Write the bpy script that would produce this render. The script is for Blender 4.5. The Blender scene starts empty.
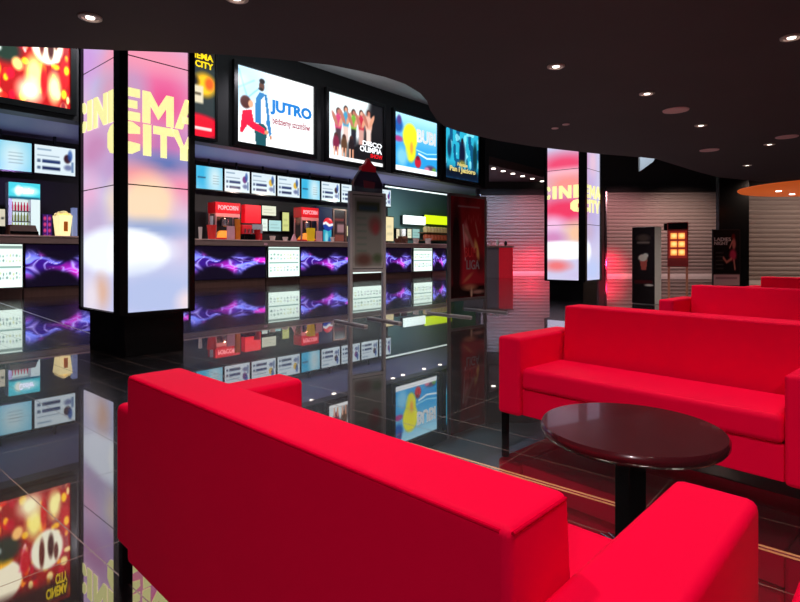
import bpy, math, random
import numpy as np
from mathutils import Vector, Matrix
random.seed(3); rng = np.random.RandomState(5)
SC = bpy.context.scene
COL = SC.collection
H = 1.1; F = 550.0; HV = 253.0

# ------------------------------------------------------------ camera, world, lights, exposure
cam = bpy.data.cameras.new('camera'); co = bpy.data.objects.new('camera', cam); COL.objects.link(co)
cam.lens = 36*F/800; cam.sensor_width = 36; cam.shift_y = -0.06; cam.clip_start = 0.02
co.location = (0, 0, H); co.rotation_euler = (math.pi/2, 0, 0)
SC.camera = co
w = bpy.data.worlds.new('world'); SC.world = w; w.use_nodes = True
w.node_tree.nodes['Background'].inputs[0].default_value = (0.02, 0.015, 0.02, 1)
w.node_tree.nodes['Background'].inputs[1].default_value = 0.15
SC.view_settings.view_transform = 'Standard'; SC.view_settings.look = 'None'
SC.view_settings.exposure = 0.0; SC.view_settings.gamma = 1.0
SC.view_settings.use_curve_mapping = False

def spot(x, y, z, power, col=(1, .86, .74), size=100, blend=.8, tgt=None, rad=.06):
    l = bpy.data.lights.new('spot_lamp', 'SPOT'); l.energy = power; l.color = col
    l.spot_size = math.radians(size); l.spot_blend = blend; l.shadow_soft_size = rad
    o = bpy.data.objects.new('spot_lamp', l); COL.objects.link(o); o.location = (x, y, z)
    if tgt is not None:
        o.rotation_euler = (Vector(tgt)-Vector((x, y, z))).to_track_quat('-Z', 'Y').to_euler()
    return o
# overhead lamps: seen ones have fixtures further down, the others are added and unseen
CZ = 2.9
LAMPS = [(-2.36, 4.19), (-1.15, 3.87), (3.26, 4.58), (1.50, 5.29), (2.78, 6.19), (4.23, 7.73), (6.1, 9.08), (7.1, 11.25)]
ADDED_OVER = [(-.35, 1.9, 110), (.95, .75, 110), (1.75, 3.6, 95), (2.5, 2.4, 70), (.4, .4, 40)]  # added lamps out of view, no fixtures, to brighten the sofas
for x, y in LAMPS: spot(x, y, CZ-.03, 55, size=120)
for x, y, e in ADDED_OVER: spot(x, y, CZ-.03, e, size=120, rad=.10)
spot(-1.0, -2.6, CZ-.25, 190, size=62, rad=.10, col=(1, .8, .85), tgt=(-.1, 1.0, .35)); spot(.9, -1.6, CZ-.03, 25, size=130, rad=.10); spot(1.2, 7.2, CZ-.03, 230, size=140, rad=.1); spot(-1.2, 6.0, CZ-.03, 120, size=140, rad=.1)  # added lamps without fixtures, for the near sofa back and the stands
spot(5.4, 9.4, CZ-.03, 130, size=150)
# added unseen lamps at tall ceiling height, to brighten the counter
for x, y in ((-9, 9.5), (-5.5, 13.5), (-2, 17.5), (1, 21)): spot(x, y, 7.9, 420, (.95, .9, 1), size=120, tgt=(x-2.5, y+3, 0), rad=.12)
for x, y in ((-1.5, 8.5), (-.6, 10.5), (.5, 13.0)): spot(x, y, 3.6, 420, (.9, .97, 1), size=150, tgt=(x-.6, y+1.5, 8), rad=.1)  # added hidden lamps aimed up to brighten the pale upper ceiling
# wash lamps over the roller shutters
for x, y, z, e, c in [(5.2, 26.6, 4.75, 400, (.55, .68, 1)), (7.3, 26.6, 4.75, 420, (1, .35, .45)), (10.4, 23.4, 4.2, 360, (1, .46, .48)),
                   (13.2, 23.2, 4.2, 360, (1, .68, .58)), (14.2, 16.6, 3.9, 270, (1, .74, .60)), (17, 16.6, 3.9, 270, (1, .74, .60))]:
    spot(x, y, z, e, c, size=130, tgt=(x+.1, y+1.6, 1.2))
# added red lamps near the floor, without fixtures, tinting the far shutters
for x, y in ((5.6, 28.2), (7.4, 28.0), (9.9, 25.0)): spot(x, y, .6, 120, (1, .02, .08), size=120, tgt=(x, y+1.8, .3))
# ------------------------------------------------------------ maths of the shop grid
TH = math.atan2(.759, .651); D = Vector((math.cos(TH), math.sin(TH))); N = Vector((-D.y, D.x))
def Pf(u, v, z=0.0):
    Y = (H-z)*F/(v-HV); return ((u-400)/F*Y, Y)
def WY(u, p): a = (u-400)/F; return p/(N.x*a+N.y)
def S(u, p): a = (u-400)/F; return (D.x*a+D.y)*WY(u, p)
def Z(v, u, p): return H-(v-HV)/F*WY(u, p)
def W(s, p, z=0): return (s*D.x+p*N.x, s*D.y+p*N.y, z)

# ------------------------------------------------------------ materials
def lin(c):
    c = np.asarray(c, float)/255.0
    return np.where(c <= .04045, c/12.92, ((c+.055)/1.055)**2.4)
MATS = {}
def mat(name, rgb, rough=.5, metal=0, emit=0, ior=1.5, noise=0, nscale=8, bump=0, bscale=200, coat=0, trans=0, alpha=1, nstretch=None, spec=.5):
    if name in MATS: return MATS[name]
    m = bpy.data.materials.new(name); m.use_nodes = True; nt = m.node_tree; b = nt.nodes['Principled BSDF']
    c = list(lin(rgb))+[1]
    b.inputs['Base Color'].default_value = c; b.inputs['Roughness'].default_value = rough
    b.inputs['Metallic'].default_value = metal; b.inputs['IOR'].default_value = ior
    b.inputs['Coat Weight'].default_value = coat; b.inputs['Transmission Weight'].default_value = trans; b.inputs['Alpha'].default_value = alpha
    b.inputs['Specular IOR Level'].default_value = spec
    tc = nt.nodes.new('ShaderNodeTexCoord')
    nz = nt.nodes.new('ShaderNodeTexNoise'); nz.inputs['Scale'].default_value = nscale; nz.inputs['Detail'].default_value = 4
    if nstretch:
        mp = nt.nodes.new('ShaderNodeMapping'); mp.inputs['Scale'].default_value = nstretch
        nt.links.new(tc.outputs['Object'], mp.inputs[0]); nt.links.new(mp.outputs[0], nz.inputs['Vector'])
    else: nt.links.new(tc.outputs['Object'], nz.inputs['Vector'])
    mx = nt.nodes.new('ShaderNodeMix'); mx.data_type = 'RGBA'; k = noise if noise else .06
    mx.inputs[6].default_value = [x*(1-k) for x in c[:3]]+[1]; mx.inputs[7].default_value = [min(1, x*(1+k)) for x in c[:3]]+[1]
    nt.links.new(nz.outputs[0], mx.inputs[0]); nt.links.new(mx.outputs[2], b.inputs['Base Color'])
    if bump:
        n2 = nt.nodes.new('ShaderNodeTexNoise'); n2.inputs['Scale'].default_value = bscale
        nt.links.new(tc.outputs['Object'], n2.inputs['Vector'])
        bp = nt.nodes.new('ShaderNodeBump'); bp.inputs['Strength'].default_value = bump; bp.inputs['Distance'].default_value = .004
        nt.links.new(n2.outputs[0], bp.inputs['Height']); nt.links.new(bp.outputs[0], b.inputs['Normal'])
    if emit:
        nt.links.new(mx.outputs[2], b.inputs['Emission Color']); b.inputs['Emission Strength'].default_value = emit
    MATS[name] = m; return m
def picmat(name, strength):
    if name in MATS: return MATS[name]
    m = bpy.data.materials.new(name); m.use_nodes = True; nt = m.node_tree; b = nt.nodes['Principled BSDF']
    at = nt.nodes.new('ShaderNodeAttribute'); at.attribute_name = 'col'
    if strength:
        b.inputs['Base Color'].default_value = (.01, .01, .01, 1)
        nt.links.new(at.outputs['Color'], b.inputs['Emission Color']); b.inputs['Emission Strength'].default_value = strength
    else: nt.links.new(at.outputs['Color'], b.inputs['Base Color'])
    b.inputs['Roughness'].default_value = .25
    MATS[name] = m; return m
LIT = picmat('backlit_print', 1.4); LITM = picmat('menu_screen', 1.0); LITC = picmat('column_light', 1.15); HOT = picmat('bright_backlit_print', 2.3); PRINT = picmat('printed_poster', 0); FLM = picmat('purple_light_print', 1.7); LITL = picmat('dim_screen', .75)
BLACK = mat('black_lacquer', (10, 10, 12), .22); DARK = mat('dark_paint', (20, 18, 20), .6); FASC = mat('fascia_paint', (13, 13, 15), .45)
CEIL = mat('ceiling_paint', (72, 56, 62), .85, noise=.12, nscale=1.5); UP = mat('pale_ceiling', (190, 198, 200), .7)
REDF = mat('red_upholstery', (238, 0, 60), .62, bump=.12, bscale=420, noise=.05, nscale=3, spec=.05)
CHROME = mat('brushed_steel', (190, 190, 195), .25, metal=1); WHITE = mat('white_paint', (225, 222, 220), .4)
TABLE = mat('dark_table_top', (70, 22, 30), .22, coat=.3, noise=.2, nscale=5); WORK = mat('worktop_laminate', (150, 118, 108), .4, noise=.1)
PLINTH = mat('brown_plinth', (108, 74, 64), .3, noise=.25, nscale=3, nstretch=(6, 1, .5)); SOFF = mat('soffit_paint', (120, 120, 150), .5)
TEAL = mat('teal_wall', (96, 132, 128), .6); REDP = mat('red_plastic', (205, 16, 26), .35); NAVY = mat('navy_plastic', (14, 28, 70), .4)
YEL = mat('sign_letters', (255, 246, 168), .4, emit=1.0); YELP = mat('yellow_letters', (250, 215, 20), .4, emit=.9)
WLAMP = mat('lamp_glow', (255, 240, 225), .4, emit=5); DISCM = mat('grille_disc', (235, 180, 186), .6)
BLUET = mat('blue_letters', (14, 108, 178), .5, emit=.8); MAROON = mat('maroon_letters', (140, 38, 60), .5, emit=.7); WLET = mat('white_letters', (235, 240, 240), .5, emit=.9)
PWL = mat('pale_print_letters', (225, 220, 225), .5); PRD = mat('red_print_letters', (215, 30, 40), .5); GLOWW = mat('white_glow', (235, 255, 245), .5, emit=1.4)
GLOWY = mat('lime_glow', (200, 230, 20), .5, emit=1.3); CREAM = mat('cream_glow', (250, 232, 170), .5, emit=1.0)
GLASS = mat('clear_glass', (255, 255, 255), .03, alpha=.12)
ORANGE = mat('orange_ceiling_glow', (215, 95, 38), .6, emit=.55, noise=.3, nscale=.8)  # glow in the material stands in for light falling on the disc
PINKW = mat('pink_card', (235, 170, 178), .5); ORNG = mat('orange_card', (240, 130, 30), .5); CUPW = mat('white_card', (235, 225, 215), .5); BRN = mat('brown_box', (92, 50, 34), .5)

def floor_mat():
    m = bpy.data.materials.new('polished_tiles'); m.use_nodes = True; nt = m.node_tree; b = nt.nodes['Principled BSDF']
    L = nt.links.new
    geo = nt.nodes.new('ShaderNodeNewGeometry')
    def dot(v):
        n = nt.nodes.new('ShaderNodeVectorMath'); n.operation = 'DOT_PRODUCT'; n.inputs[1].default_value = (v[0], v[1], 0); L(geo.outputs['Position'], n.inputs[0]); return n.outputs['Value']
    def mth(op, a, bb=None, c=None):
        n = nt.nodes.new('ShaderNodeMath'); n.operation = op
        for i, x in enumerate((a, bb, c)):
            if x is None: continue
            if isinstance(x, (int, float)): n.inputs[i].default_value = x
            else: L(x, n.inputs[i])
        return n.outputs[0]
    s = dot(D); p = dot(N)
    def line(x, ph, per, wd):    # 1 on the joint
        f = mth('FRACT', mth('DIVIDE', mth('SUBTRACT', x, ph-wd/2), per)); return mth('LESS_THAN', f, wd/per)
    g = mth('MAXIMUM', line(s, .80, .547, .0045), line(p, .74, .72, .0045))
    inb = mth('MULTIPLY', mth('GREATER_THAN', s, 2.0), mth('LESS_THAN', s, 3.1))
    g = mth('MAXIMUM', g, mth('MULTIPLY', inb, line(s, .80, .2735, .007)))
    br = mth('MULTIPLY', inb, mth('LESS_THAN', mth('ABSOLUTE', mth('SUBTRACT', mth('ABSOLUTE', mth('SUBTRACT', s, 2.441)), .014)), .0075))
    br = mth('MULTIPLY', br, mth('LESS_THAN', p, 2.3))
    st = mth('MULTIPLY', mth('LESS_THAN', mth('ABSOLUTE', mth('SUBTRACT', dot((.709, .705)), 2.30)), .012), mth('GREATER_THAN', p, 6.5))
    nz = nt.nodes.new('ShaderNodeTexNoise'); nz.inputs['Scale'].default_value = 60; L(geo.outputs['Position'], nz.inputs['Vector'])
    spk = mth('GREATER_THAN', nz.outputs[0], .77)
    def mix(f, a, c):
        n = nt.nodes.new('ShaderNodeMix'); n.data_type = 'RGBA'
        L(f, n.inputs[0])
        for i, x in ((6, a), (7, c)):
            if isinstance(x, tuple): n.inputs[i].default_value = x
            else: L(x, n.inputs[i])
        return n.outputs[2]
    c = mix(spk, (.012, .011, .013, 1), (.10, .08, .07, 1)); c = mix(g, c, (.13, .085, .075, 1)); c = mix(br, c, (.75, .36, .16, 1)); c = mix(st, c, (.8, .8, .85, 1))
    L(c, b.inputs['Base Color'])
    gg = mth('MAXIMUM', mth('MAXIMUM', g, st), br)
    L(mth('ADD', mth('MULTIPLY', gg, .3), .26), b.inputs['Roughness']); b.inputs['IOR'].default_value = 1.22
    b.inputs['Coat Weight'].default_value = 1; b.inputs['Coat IOR'].default_value = 3.6; L(mth('ADD', mth('MULTIPLY', gg, .2), .016), b.inputs['Coat Roughness'])
    return m
FLOORM = floor_mat()

# ------------------------------------------------------------ mesh helpers
class MB:
    def __init__(s): s.v = []; s.f = []
    def add(s, vs, fs):
        k = len(s.v); s.v += [tuple(v) for v in vs]; s.f += [tuple(i+k for i in f) for f in fs]; return s
    def box(s, x0, x1, y0, y1, z0, z1):
        return s.add([(x0, y0, z0), (x1, y0, z0), (x1, y1, z0), (x0, y1, z0), (x0, y0, z1), (x1, y0, z1), (x1, y1, z1), (x0, y1, z1)],
                     [(0, 3, 2, 1), (4, 5, 6, 7), (0, 1, 5, 4), (1, 2, 6, 5), (2, 3, 7, 6), (3, 0, 4, 7)])
    def hexa(s, low, high):
        return s.add(list(low)+list(high), [(0, 3, 2, 1), (4, 5, 6, 7), (0, 1, 5, 4), (1, 2, 6, 5), (2, 3, 7, 6), (3, 0, 4, 7)])
    def lathe(s, cx, cy, prof, n=24, sx=1, sy=1):
        k = len(prof); vs = []
        for i in range(n):
            a = 2*math.pi*i/n
            for r, z in prof: vs.append((cx+r*math.cos(a)*sx, cy+r*math.sin(a)*sy, z))
        fs = []
        for i in range(n):
            j = (i+1) % n
            for q in range(k-1): fs.append((i*k+q, j*k+q, j*k+q+1, i*k+q+1))
        fs.append(tuple(i*k for i in range(n))[::-1]); fs.append(tuple(i*k+k-1 for i in range(n)))
        return s.add(vs, fs)
    def prism(s, pts, y0, y1):       # outline in x,z extruded along y
        n = len(pts); vs = [(x, y0, z) for x, z in pts]+[(x, y1, z) for x, z in pts]
        return s.add(vs, [tuple(range(n)), tuple(range(2*n-1, n-1, -1))]+[(i, i+n, (i+1) % n+n, (i+1) % n) for i in range(n)])
    def slab(s, pts, z0, z1):        # outline in x,y extruded along z
        n = len(pts); vs = [(x, y, z0) for x, y in pts]+[(x, y, z1) for x, y in pts]
        return s.add(vs, [tuple(range(n-1, -1, -1)), tuple(range(n, 2*n))]+[(i, (i+1) % n, (i+1) % n+n, i+n) for i in range(n)])
    def tube(s, a, b, r, n=8):
        a = Vector(a); b = Vector(b); q = (b-a).to_track_quat('Z', 'Y'); l = (b-a).length
        m = MB().lathe(0, 0, [(r, 0), (r, l)], n)
        return s.add([tuple(a+q@Vector(v)) for v in m.v], m.f)
    def build(s, name, m, parent=None, loc=None, rz=0, bevel=0, seg=2, smooth=False):
        me = bpy.data.meshes.new(name); me.from_pydata(s.v, [], s.f); me.update()
        me.materials.append(m)
        o = bpy.data.objects.new(name, me); COL.objects.link(o)
        if parent is not None: o.parent = parent
        if loc is not None: o.location = loc
        o.rotation_euler = (0, 0, rz)
        if bevel:
            b = o.modifiers.new('bevel', 'BEVEL'); b.width = bevel; b.segments = seg; b.limit_method = 'ANGLE'; b.harden_normals = True
            smooth = True
        if smooth:
            for p in me.polygons: p.use_smooth = True
            if not bevel:
                try: me.set_sharp_from_angle(angle=math.radians(40))
                except Exception: pass
        return o
def tag(o, label=None, cat=None, group=None, kind=None):
    for k, v in (('label', label), ('category', cat), ('group', group), ('kind', kind)):
        if v: o[k] = v
    return o
def thing(name, label, cat, loc=(0, 0, 0), rz=0, group=None):
    o = bpy.data.objects.new(name, None); COL.objects.link(o); o.empty_display_size = .1
    o.location = loc; o.rotation_euler = (0, 0, rz); return tag(o, label, cat, group)
def wthing(name, label, cat, s, p, z=0, group=None): return thing(name, label, cat, W(s, p, z), TH, group)
def copy_tree(o, parent=None):
    c = o.copy(); COL.objects.link(c); c.parent = parent
    for ch in [x for x in bpy.data.objects if x.parent == o]: copy_tree(ch, c)
    return c
def struct(o): o['kind'] = 'structure'; return o

# ------------------------------------------------------------ painted light pictures
class Pic:
    def __init__(s, nx, ny, base=(0, 0, 0)):
        s.nx, s.ny = nx, ny
        s.U, s.V = np.meshgrid(np.linspace(0, 1, nx+1), np.linspace(0, 1, ny+1))
        s.a = np.ones((ny+1, nx+1, 3))*np.array(base, float)
    def mix(s, m, c):
        m = np.clip(m, 0, 1)[..., None]; s.a = s.a*(1-m)+np.array(c, float)*m; return s
    def ell(s, cx, cy, rx, ry, c, soft=.15, k=1, rot=0):
        dx, dy = s.U-cx, s.V-cy; ca, sa = math.cos(rot), math.sin(rot)
        d = np.sqrt(((dx*ca+dy*sa)/rx)**2+((-dx*sa+dy*ca)/ry)**2); return s.mix(k*np.clip((1+soft-d)/(2*soft), 0, 1), c)
    def rect(s, x0, y0, x1, y1, c, soft=.004, k=1):
        m = np.clip((s.U-x0)/soft+.5, 0, 1)*np.clip((x1-s.U)/soft+.5, 0, 1)*np.clip((s.V-y0)/soft+.5, 0, 1)*np.clip((y1-s.V)/soft+.5, 0, 1)
        return s.mix(k*m, c)
    def poly(s, pts, c, k=1):
        ins = np.zeros(s.U.shape, bool); n = len(pts); j = n-1
        for i in range(n):
            xi, yi = pts[i]; xj, yj = pts[j]
            if yi != yj:
                cond = ((yi > s.V) != (yj > s.V)) & (s.U < (xj-xi)*(s.V-yi)/(yj-yi)+xi); ins ^= cond
            j = i
        return s.mix(ins*float(k), c)
    def stroke(s, pts, wd, c, k=1, soft=.5):
        best = np.ones(s.U.shape)*9
        for (x0, y0), (x1, y1) in zip(pts, pts[1:]):
            dx, dy = x1-x0, y1-y0; t = np.clip(((s.U-x0)*dx+(s.V-y0)*dy)/(dx*dx+dy*dy+1e-9), 0, 1)
            best = np.minimum(best, np.hypot(s.U-x0-t*dx, s.V-y0-t*dy))
        return s.mix(k*np.clip((wd*(1+soft)-best)/(2*soft*wd), 0, 1), c)
def vnoise(U, V, f, seed):
    r = np.random.RandomState(seed).rand(64, 64); x = U*f; y = V*f
    xi = np.floor(x).astype(int); yi = np.floor(y).astype(int); fx = x-xi; fy = y-yi; fx = fx*fx*(3-2*fx); fy = fy*fy*(3-2*fy)
    g = lambda a, b: r[a % 64, b % 64]
    return (g(xi, yi)*(1-fx)+g(xi+1, yi)*fx)*(1-fy)+(g(xi, yi+1)*(1-fx)+g(xi+1, yi+1)*fx)*fy
def show(name, pic, x0, x1, z0, z1, m, parent=None, y=0, warp=None):
    nx, ny = pic.nx, pic.ny
    X = x0+(x1-x0)*pic.U; ZZ = z0+(z1-z0)*pic.V
    if warp: X, YY, ZZ = warp(pic.U, pic.V)
    else: YY = np.ones_like(X)*y
    vs = np.stack([X, YY, ZZ], -1).reshape(-1, 3); k = nx+1
    fs = [(j*k+i, j*k+i+1, (j+1)*k+i+1, (j+1)*k+i) for j in range(ny) for i in range(nx)]
    me = bpy.data.meshes.new(name); me.from_pydata(vs.tolist(), [], fs); me.update(); me.materials.append(m)
    at = me.color_attributes.new('col', 'FLOAT_COLOR', 'POINT')
    c = np.ones(((nx+1)*(ny+1), 4), np.float32); c[:, :3] = lin(np.clip(pic.a.reshape(-1, 3), 0, 255)); at.data.foreach_set('color', c.ravel())
    o = bpy.data.objects.new(name, me); COL.objects.link(o)
    if parent is not None: o.parent = parent
    return o
def text(body, x0, x1, z0, z1, m, parent, y=-.012, name='lettering', bold=.02, depth=.008):
    cu = bpy.data.curves.new('t', 'FONT'); cu.body = body; cu.offset = bold; cu.resolution_u = 3; cu.extrude = .01
    ob = bpy.data.objects.new('t', cu); COL.objects.link(ob); bpy.context.view_layer.update()
    me = bpy.data.meshes.new_from_object(ob.evaluated_get(bpy.context.evaluated_depsgraph_get()))
    bpy.data.objects.remove(ob); bpy.data.curves.remove(cu)
    co_ = np.array([v.co[:] for v in me.vertices]); mn = co_.min(0); mx = co_.max(0)
    q = (co_-mn)/np.maximum(mx-mn, 1e-6)
    for v, t in zip(me.vertices, q): v.co = (x0+(x1-x0)*t[0], y-depth*t[2]+0, z0+(z1-z0)*t[1])
    me.materials.clear(); me.materials.append(m); me.name = name
    o = bpy.data.objects.new(name, me); COL.objects.link(o); o.parent = parent; return o

# ============================================================ STRUCTURE
o = MB().box(-34, 34, -6, 40, -.1, 0).build('floor', FLOORM); struct(o)
# dropped ceiling with its curved free edge
edge = [(-60, 44), (0, 46), (60, 48), (120, 50.5), (180, 52.5), (230, 55), (270, 58.5), (300, 61.5), (330, 65), (360, 71), (385, 77), (405, 84), (420, 93), (427, 101), (430, 110), (436, 119), (444, 126),
        (456, 130.5), (470, 134.5), (500, 141), (530, 146), (560, 149.6), (600, 154), (637, 157), (655, 158.6)]
pts = [((u-400)/F*((CZ-H)*F/(HV-v)), (CZ-H)*F/(HV-v)) for u, v in edge]
pts = [(-16, 2.2), (-9, 3.9)]+pts+[(6.7, 12.3), (7.6, 13.1), (10, 14.3), (20, 15), (26, 14)]
poly = pts+[(26, -5.5), (-16, -5.5)]
o = MB().slab(poly, CZ, CZ+.35).build('ceiling', CEIL); struct(o)
o = MB().box(-34, 34, -6, 40, 8.05, 8.2).build('ceiling_upper', UP); struct(o)
# concession fascia above the counter
PF = 15.8
o = MB().box(S(-120, PF), S(487, PF), 0, .5, 4.55, 8.05).build('wall_left', FASC, loc=W(0, PF), rz=TH); struct(o)
o = MB().box(S(-140, PF), 31.4, .5, 6.6, 5.05, 5.2).build('ceiling_soffit', SOFF, loc=W(0, PF), rz=TH); struct(o)
PB = 21.9
e = S(388, PB)
o = MB().box(S(-140, PB), e, 0, .2, 0, 5.05).build('wall_back_bar', DARK, loc=W(0, PB), rz=TH); struct(o)
o = MB().box(e, 31.2, 0, .2, 0, 5.05).build('wall_back_teal', TEAL, loc=W(0, PB), rz=TH); struct(o)
o = MB().box(31.2, 31.4, .5, 6.1, 0, 5.05).build('wall_bar_end', TEAL, loc=W(0, PF), rz=TH); struct(o)
# spot-lit bulkhead beside the fascia
o = MB().slab([(S(489, 12.6), 0), (S(560, 12.6)+3, 0), (S(560, 12.6)+3, 3.1), (S(489, 15.7), 3.1)], 4.93, 5.3).build('trim_1', mat('bulkhead', (58, 38, 34), .7), loc=W(0, 12.6), rz=TH); struct(o)
# walls behind the shutters
WALLM = mat('dark_wall', (34, 26, 26), .8)
YA, YB_, YC = 29.6, 26.0, 19.6
XA0 = S(487, PF)*D.x+N.x*PF
o = MB().box(4.1, 9.6, YA, YA+.3, 0, 8.05).build('wall_back', WALLM); struct(o)
o = MB().box(9.6, 16.2, YB_, YB_+.3, 0, 8.05).build('wall_back_right', WALLM); struct(o)
o = MB().box(9.4, 9.6, YB_, YA, 0, 8.05).build('wall_return', WALLM); struct(o)
o = MB().box(11.2, 12.25, YC-.3, YC-.1, 0, 8.05).build('trim_2', BLACK); struct(o)
o = MB().box(12.25, 20, YC, YC+.3, 0, 8.05).build('wall_right', WALLM); struct(o)

o = MB().prism([(S_x, S_z) for S_x, S_z in ((6.98, 3.48), (6.98, 3.9), (7.44, 3.9), (7.36, 3.75), (7.15, 3.6))], 0, .1).build('trim_3', UP, loc=(0, 16.0, 0)); struct(o)
spot(6.9, 14.6, 4.6, 120, (.75, .85, 1), size=60, tgt=(7.1, 16, 3.4))  # added unseen lamp, only brightens the pale triangular panel
# ============================================================ ROLLER SHUTTERS
def shutter(x0, x1, y, z1, label, ztop):
    t = thing('roller_shutter', label, 'roller shutter', ((x0+x1)/2, y, 0), 0, 'closed roller shutters'); w2 = (x1-x0)/2
    m = MB(); n = int(z1/.17); prof = []
    for i in range(n):
        z = .12+i*(z1-.12)/n; h = (z1-.12)/n
        prof += [(0.0, z), (-.05, z+h*.3), (-.055, z+h*.62), (0, z+h*.9)]
    k = len(prof); vs = [(-w2, py, pz) for py, pz in prof]+[(w2, py, pz) for py, pz in prof]
    m.add(vs, [(i, i+k, i+k+1, i+1) for i in range(k-1)])
    m.build('curtain', mat('shutter_slats', (172, 160, 156), .42, metal=.35, noise=.12, nscale=1.2, nstretch=(.3, 1, 9)), t)
    MB().box(-w2, w2, -.05, -.01, .0, .13).build('bottom_bar', WHITE, t)
    MB().box(-w2-.06, -w2, -.08, 0, 0, z1).build('guide_rail', CHROME, t); MB().box(w2, w2+.06, -.08, 0, 0, z1).build('guide_rail', CHROME, t)
    MB().box(-w2-.06, w2+.06, -.12, 0, z1, z1+.28).build('shutter_housing', DARK, t)
shutter(4.35, 9.3, YA-.02, 4.25, 'closed grey roller shutter left of the far lit column', 0)
shutter(9.75, 15.2, YB_-.02, 4.0, 'closed metal roller shutter behind the black totem and ticket stand', 0)
shutter(12.35, 19.8, YC-.02, 3.3, 'closed roller shutter under the orange ceiling disc', 0)

# ============================================================ LIGHT BOXES ON THE FASCIA
def lightbox(u0, u1, vb0, zb, zt, pic, label, name='light_box', frame=.14, group='lit film posters over the counter', mt=None):
    s0, s1 = S(u0, PF), S(u1, PF); wd = s1-s0
    t = wthing(name, label, 'light box', (s0+s1)/2, PF, zb-frame, group)
    h = zt-zb; f = frame
    m = MB(); x = wd/2
    m.box(-x-f, x+f, -.16, -.01, 0, f); m.box(-x-f, x+f, -.16, -.01, f+h, h+2*f); m.box(-x-f, -x, -.16, -.01, f, f+h); m.box(x, x+f, -.16, -.01, f, f+h)
    m.build('frame', BLACK, t)
    po = show('lit_poster', pic, -x, x, f, f+h, mt or LIT, t, y=-.10)
    return po, x, f, h
# 1 fiery bokeh poster
p = Pic(120, 110, (150, 8, 12))
for i in range(150):
    c = [(255, 190, 20), (255, 235, 150), (230, 30, 20), (255, 140, 10), (190, 0, 40), (120, 10, 30)][rng.randint(6)]
    p.ell(rng.rand(), rng.rand(), .015+.03*rng.rand(), .02+.03*rng.rand(), c, .3, .9)
p.ell(.27, .66, .2, .17, (245, 235, 205), .08); p.ell(.2, .5, .17, .045, (255, 180, 20), .2); p.ell(.3, .4, .15, .1, (20, 40, 30), .3); p.ell(.2, .4, .05, .03, (240, 240, 240), .4); p.stroke([(.44, .62), (.5, .42)], .012, (240, 170, 170)); p.ell(.5, .56, .05, .1, (190, 0, 30), .3)
p.ell(.42, .3, .06, .05, (250, 190, 110), .3, rot=-.5); p.ell(.74, .52, .18, .17, (240, 236, 210), .1); p.ell(.68, .54, .03, .12, (90, 26, 20), .3); p.ell(.78, .5, .035, .1, (60, 18, 16), .3); p.ell(.84, .56, .025, .07, (90, 30, 24), .3)
p.ell(.6, .26, .09, .13, (255, 240, 130), .5); p.ell(.55, .1, .12, .09, (255, 250, 200), .6); p.ell(.82, .16, .07, .12, (255, 245, 160), .5); p.ell(.7, .2, .03, .12, (200, 10, 20), .4); p.ell(.94, .3, .05, .12, (190, 10, 20), .3); p.ell(.93, .12, .03, .04, (255, 200, 30), .3); p.ell(.96, .33, .03, .04, (255, 190, 20), .3); p.ell(.2, .23, .05, .06, (255, 170, 20), .2)
p.rect(0, .8, 1, 1, (40, 10, 12), .1)
t, x, f, h = lightbox(-26, 68.5, 0, 4.8, 7.75, p, 'large fiery orange bokeh poster, leftmost light box above the counter', mt=HOT)
text('CINEMA', x*.45, x*.93, f+h*.86, f+h*.95, YELP, t, y=-.115, bold=.03); text('CITY', x*.66, x*.93, f+h*.76, f+h*.85, YELP, t, y=-.115, bold=.03)
# 2 narrow cinema poster
p = Pic(40, 110, (38, 48, 50)); p.rect(0, .82, 1, 1, (30, 26, 18), .05); p.ell(.72, .6, .3, .13, (250, 190, 20), .3); p.ell(.85, .62, .12, .07, (240, 90, 20), .4)
p.ell(.3, .62, .25, .08, (16, 14, 18), .3); p.rect(.3, .38, .68, .58, (215, 205, 175), .03); p.rect(.35, .47, .62, .5, (90, 80, 60), .02); p.ell(.5, .12, .75, .14, (215, 10, 40), .15); p.rect(.05, .08, .92, .115, (245, 200, 200), .01)
t, x, f, h = lightbox(176, 213, 0, 4.68, 7.4, p, 'narrow dark poster with yellow popcorn beside the near lit column', frame=.07)
text('CINEMA', -x*.85, x*.9, f+h*.88, f+h*.955, YELP, t, y=-.115, bold=.03); text('CITY', -x*.1, x*.9, f+h*.785, f+h*.86, YELP, t, y=-.115, bold=.03)
# 3 white poster of a couple
p = Pic(110, 110, (250, 253, 255)); p.ell(.05, .8, .35, .3, (170, 220, 245), .6, .8); p.stroke([(.02, .95), (.12, .6), (.25, .75)], .01, (110, 190, 235), .6); p.stroke([(0, .7), (.2, .85)], .012, (120, 195, 235), .5)
p.poly([(.22, .02), (.2, .25), (.3, .32), (.36, .25), (.35, 0), (.3, -.1), (.22, -.1)], (22, 78, 88)); p.poly([(.21, .3), (.22, .62), (.27, .72), (.36, .7), (.39, .45), (.42, .18), (.39, .14), (.36, .3)], (45, 125, 185)); p.poly([(.285, .3), (.29, .62), (.33, .68), (.36, .4), (.35, .3)], (238, 242, 245))
p.ell(.295, .8, .035, .065, (92, 58, 46), .15); p.ell(.3, .87, .035, .035, (24, 22, 24), .2); p.ell(.285, .76, .03, .02, (30, 24, 22), .3)
p.ell(.1, .54, .065, .085, (74, 28, 22), .15); p.ell(.16, .53, .03, .05, (225, 165, 130), .2); p.poly([(.06, .42), (.17, .46), (.2, .3), (.33, .24), (.33, .16), (.18, .2), (.12, .24), (.06, .12), (.03, .14)], (232, 20, 62)); p.ell(.355, .19, .025, .03, (215, 150, 110), .2); p.ell(.41, .13, .014, .03, (190, 130, 100), .2)
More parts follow.
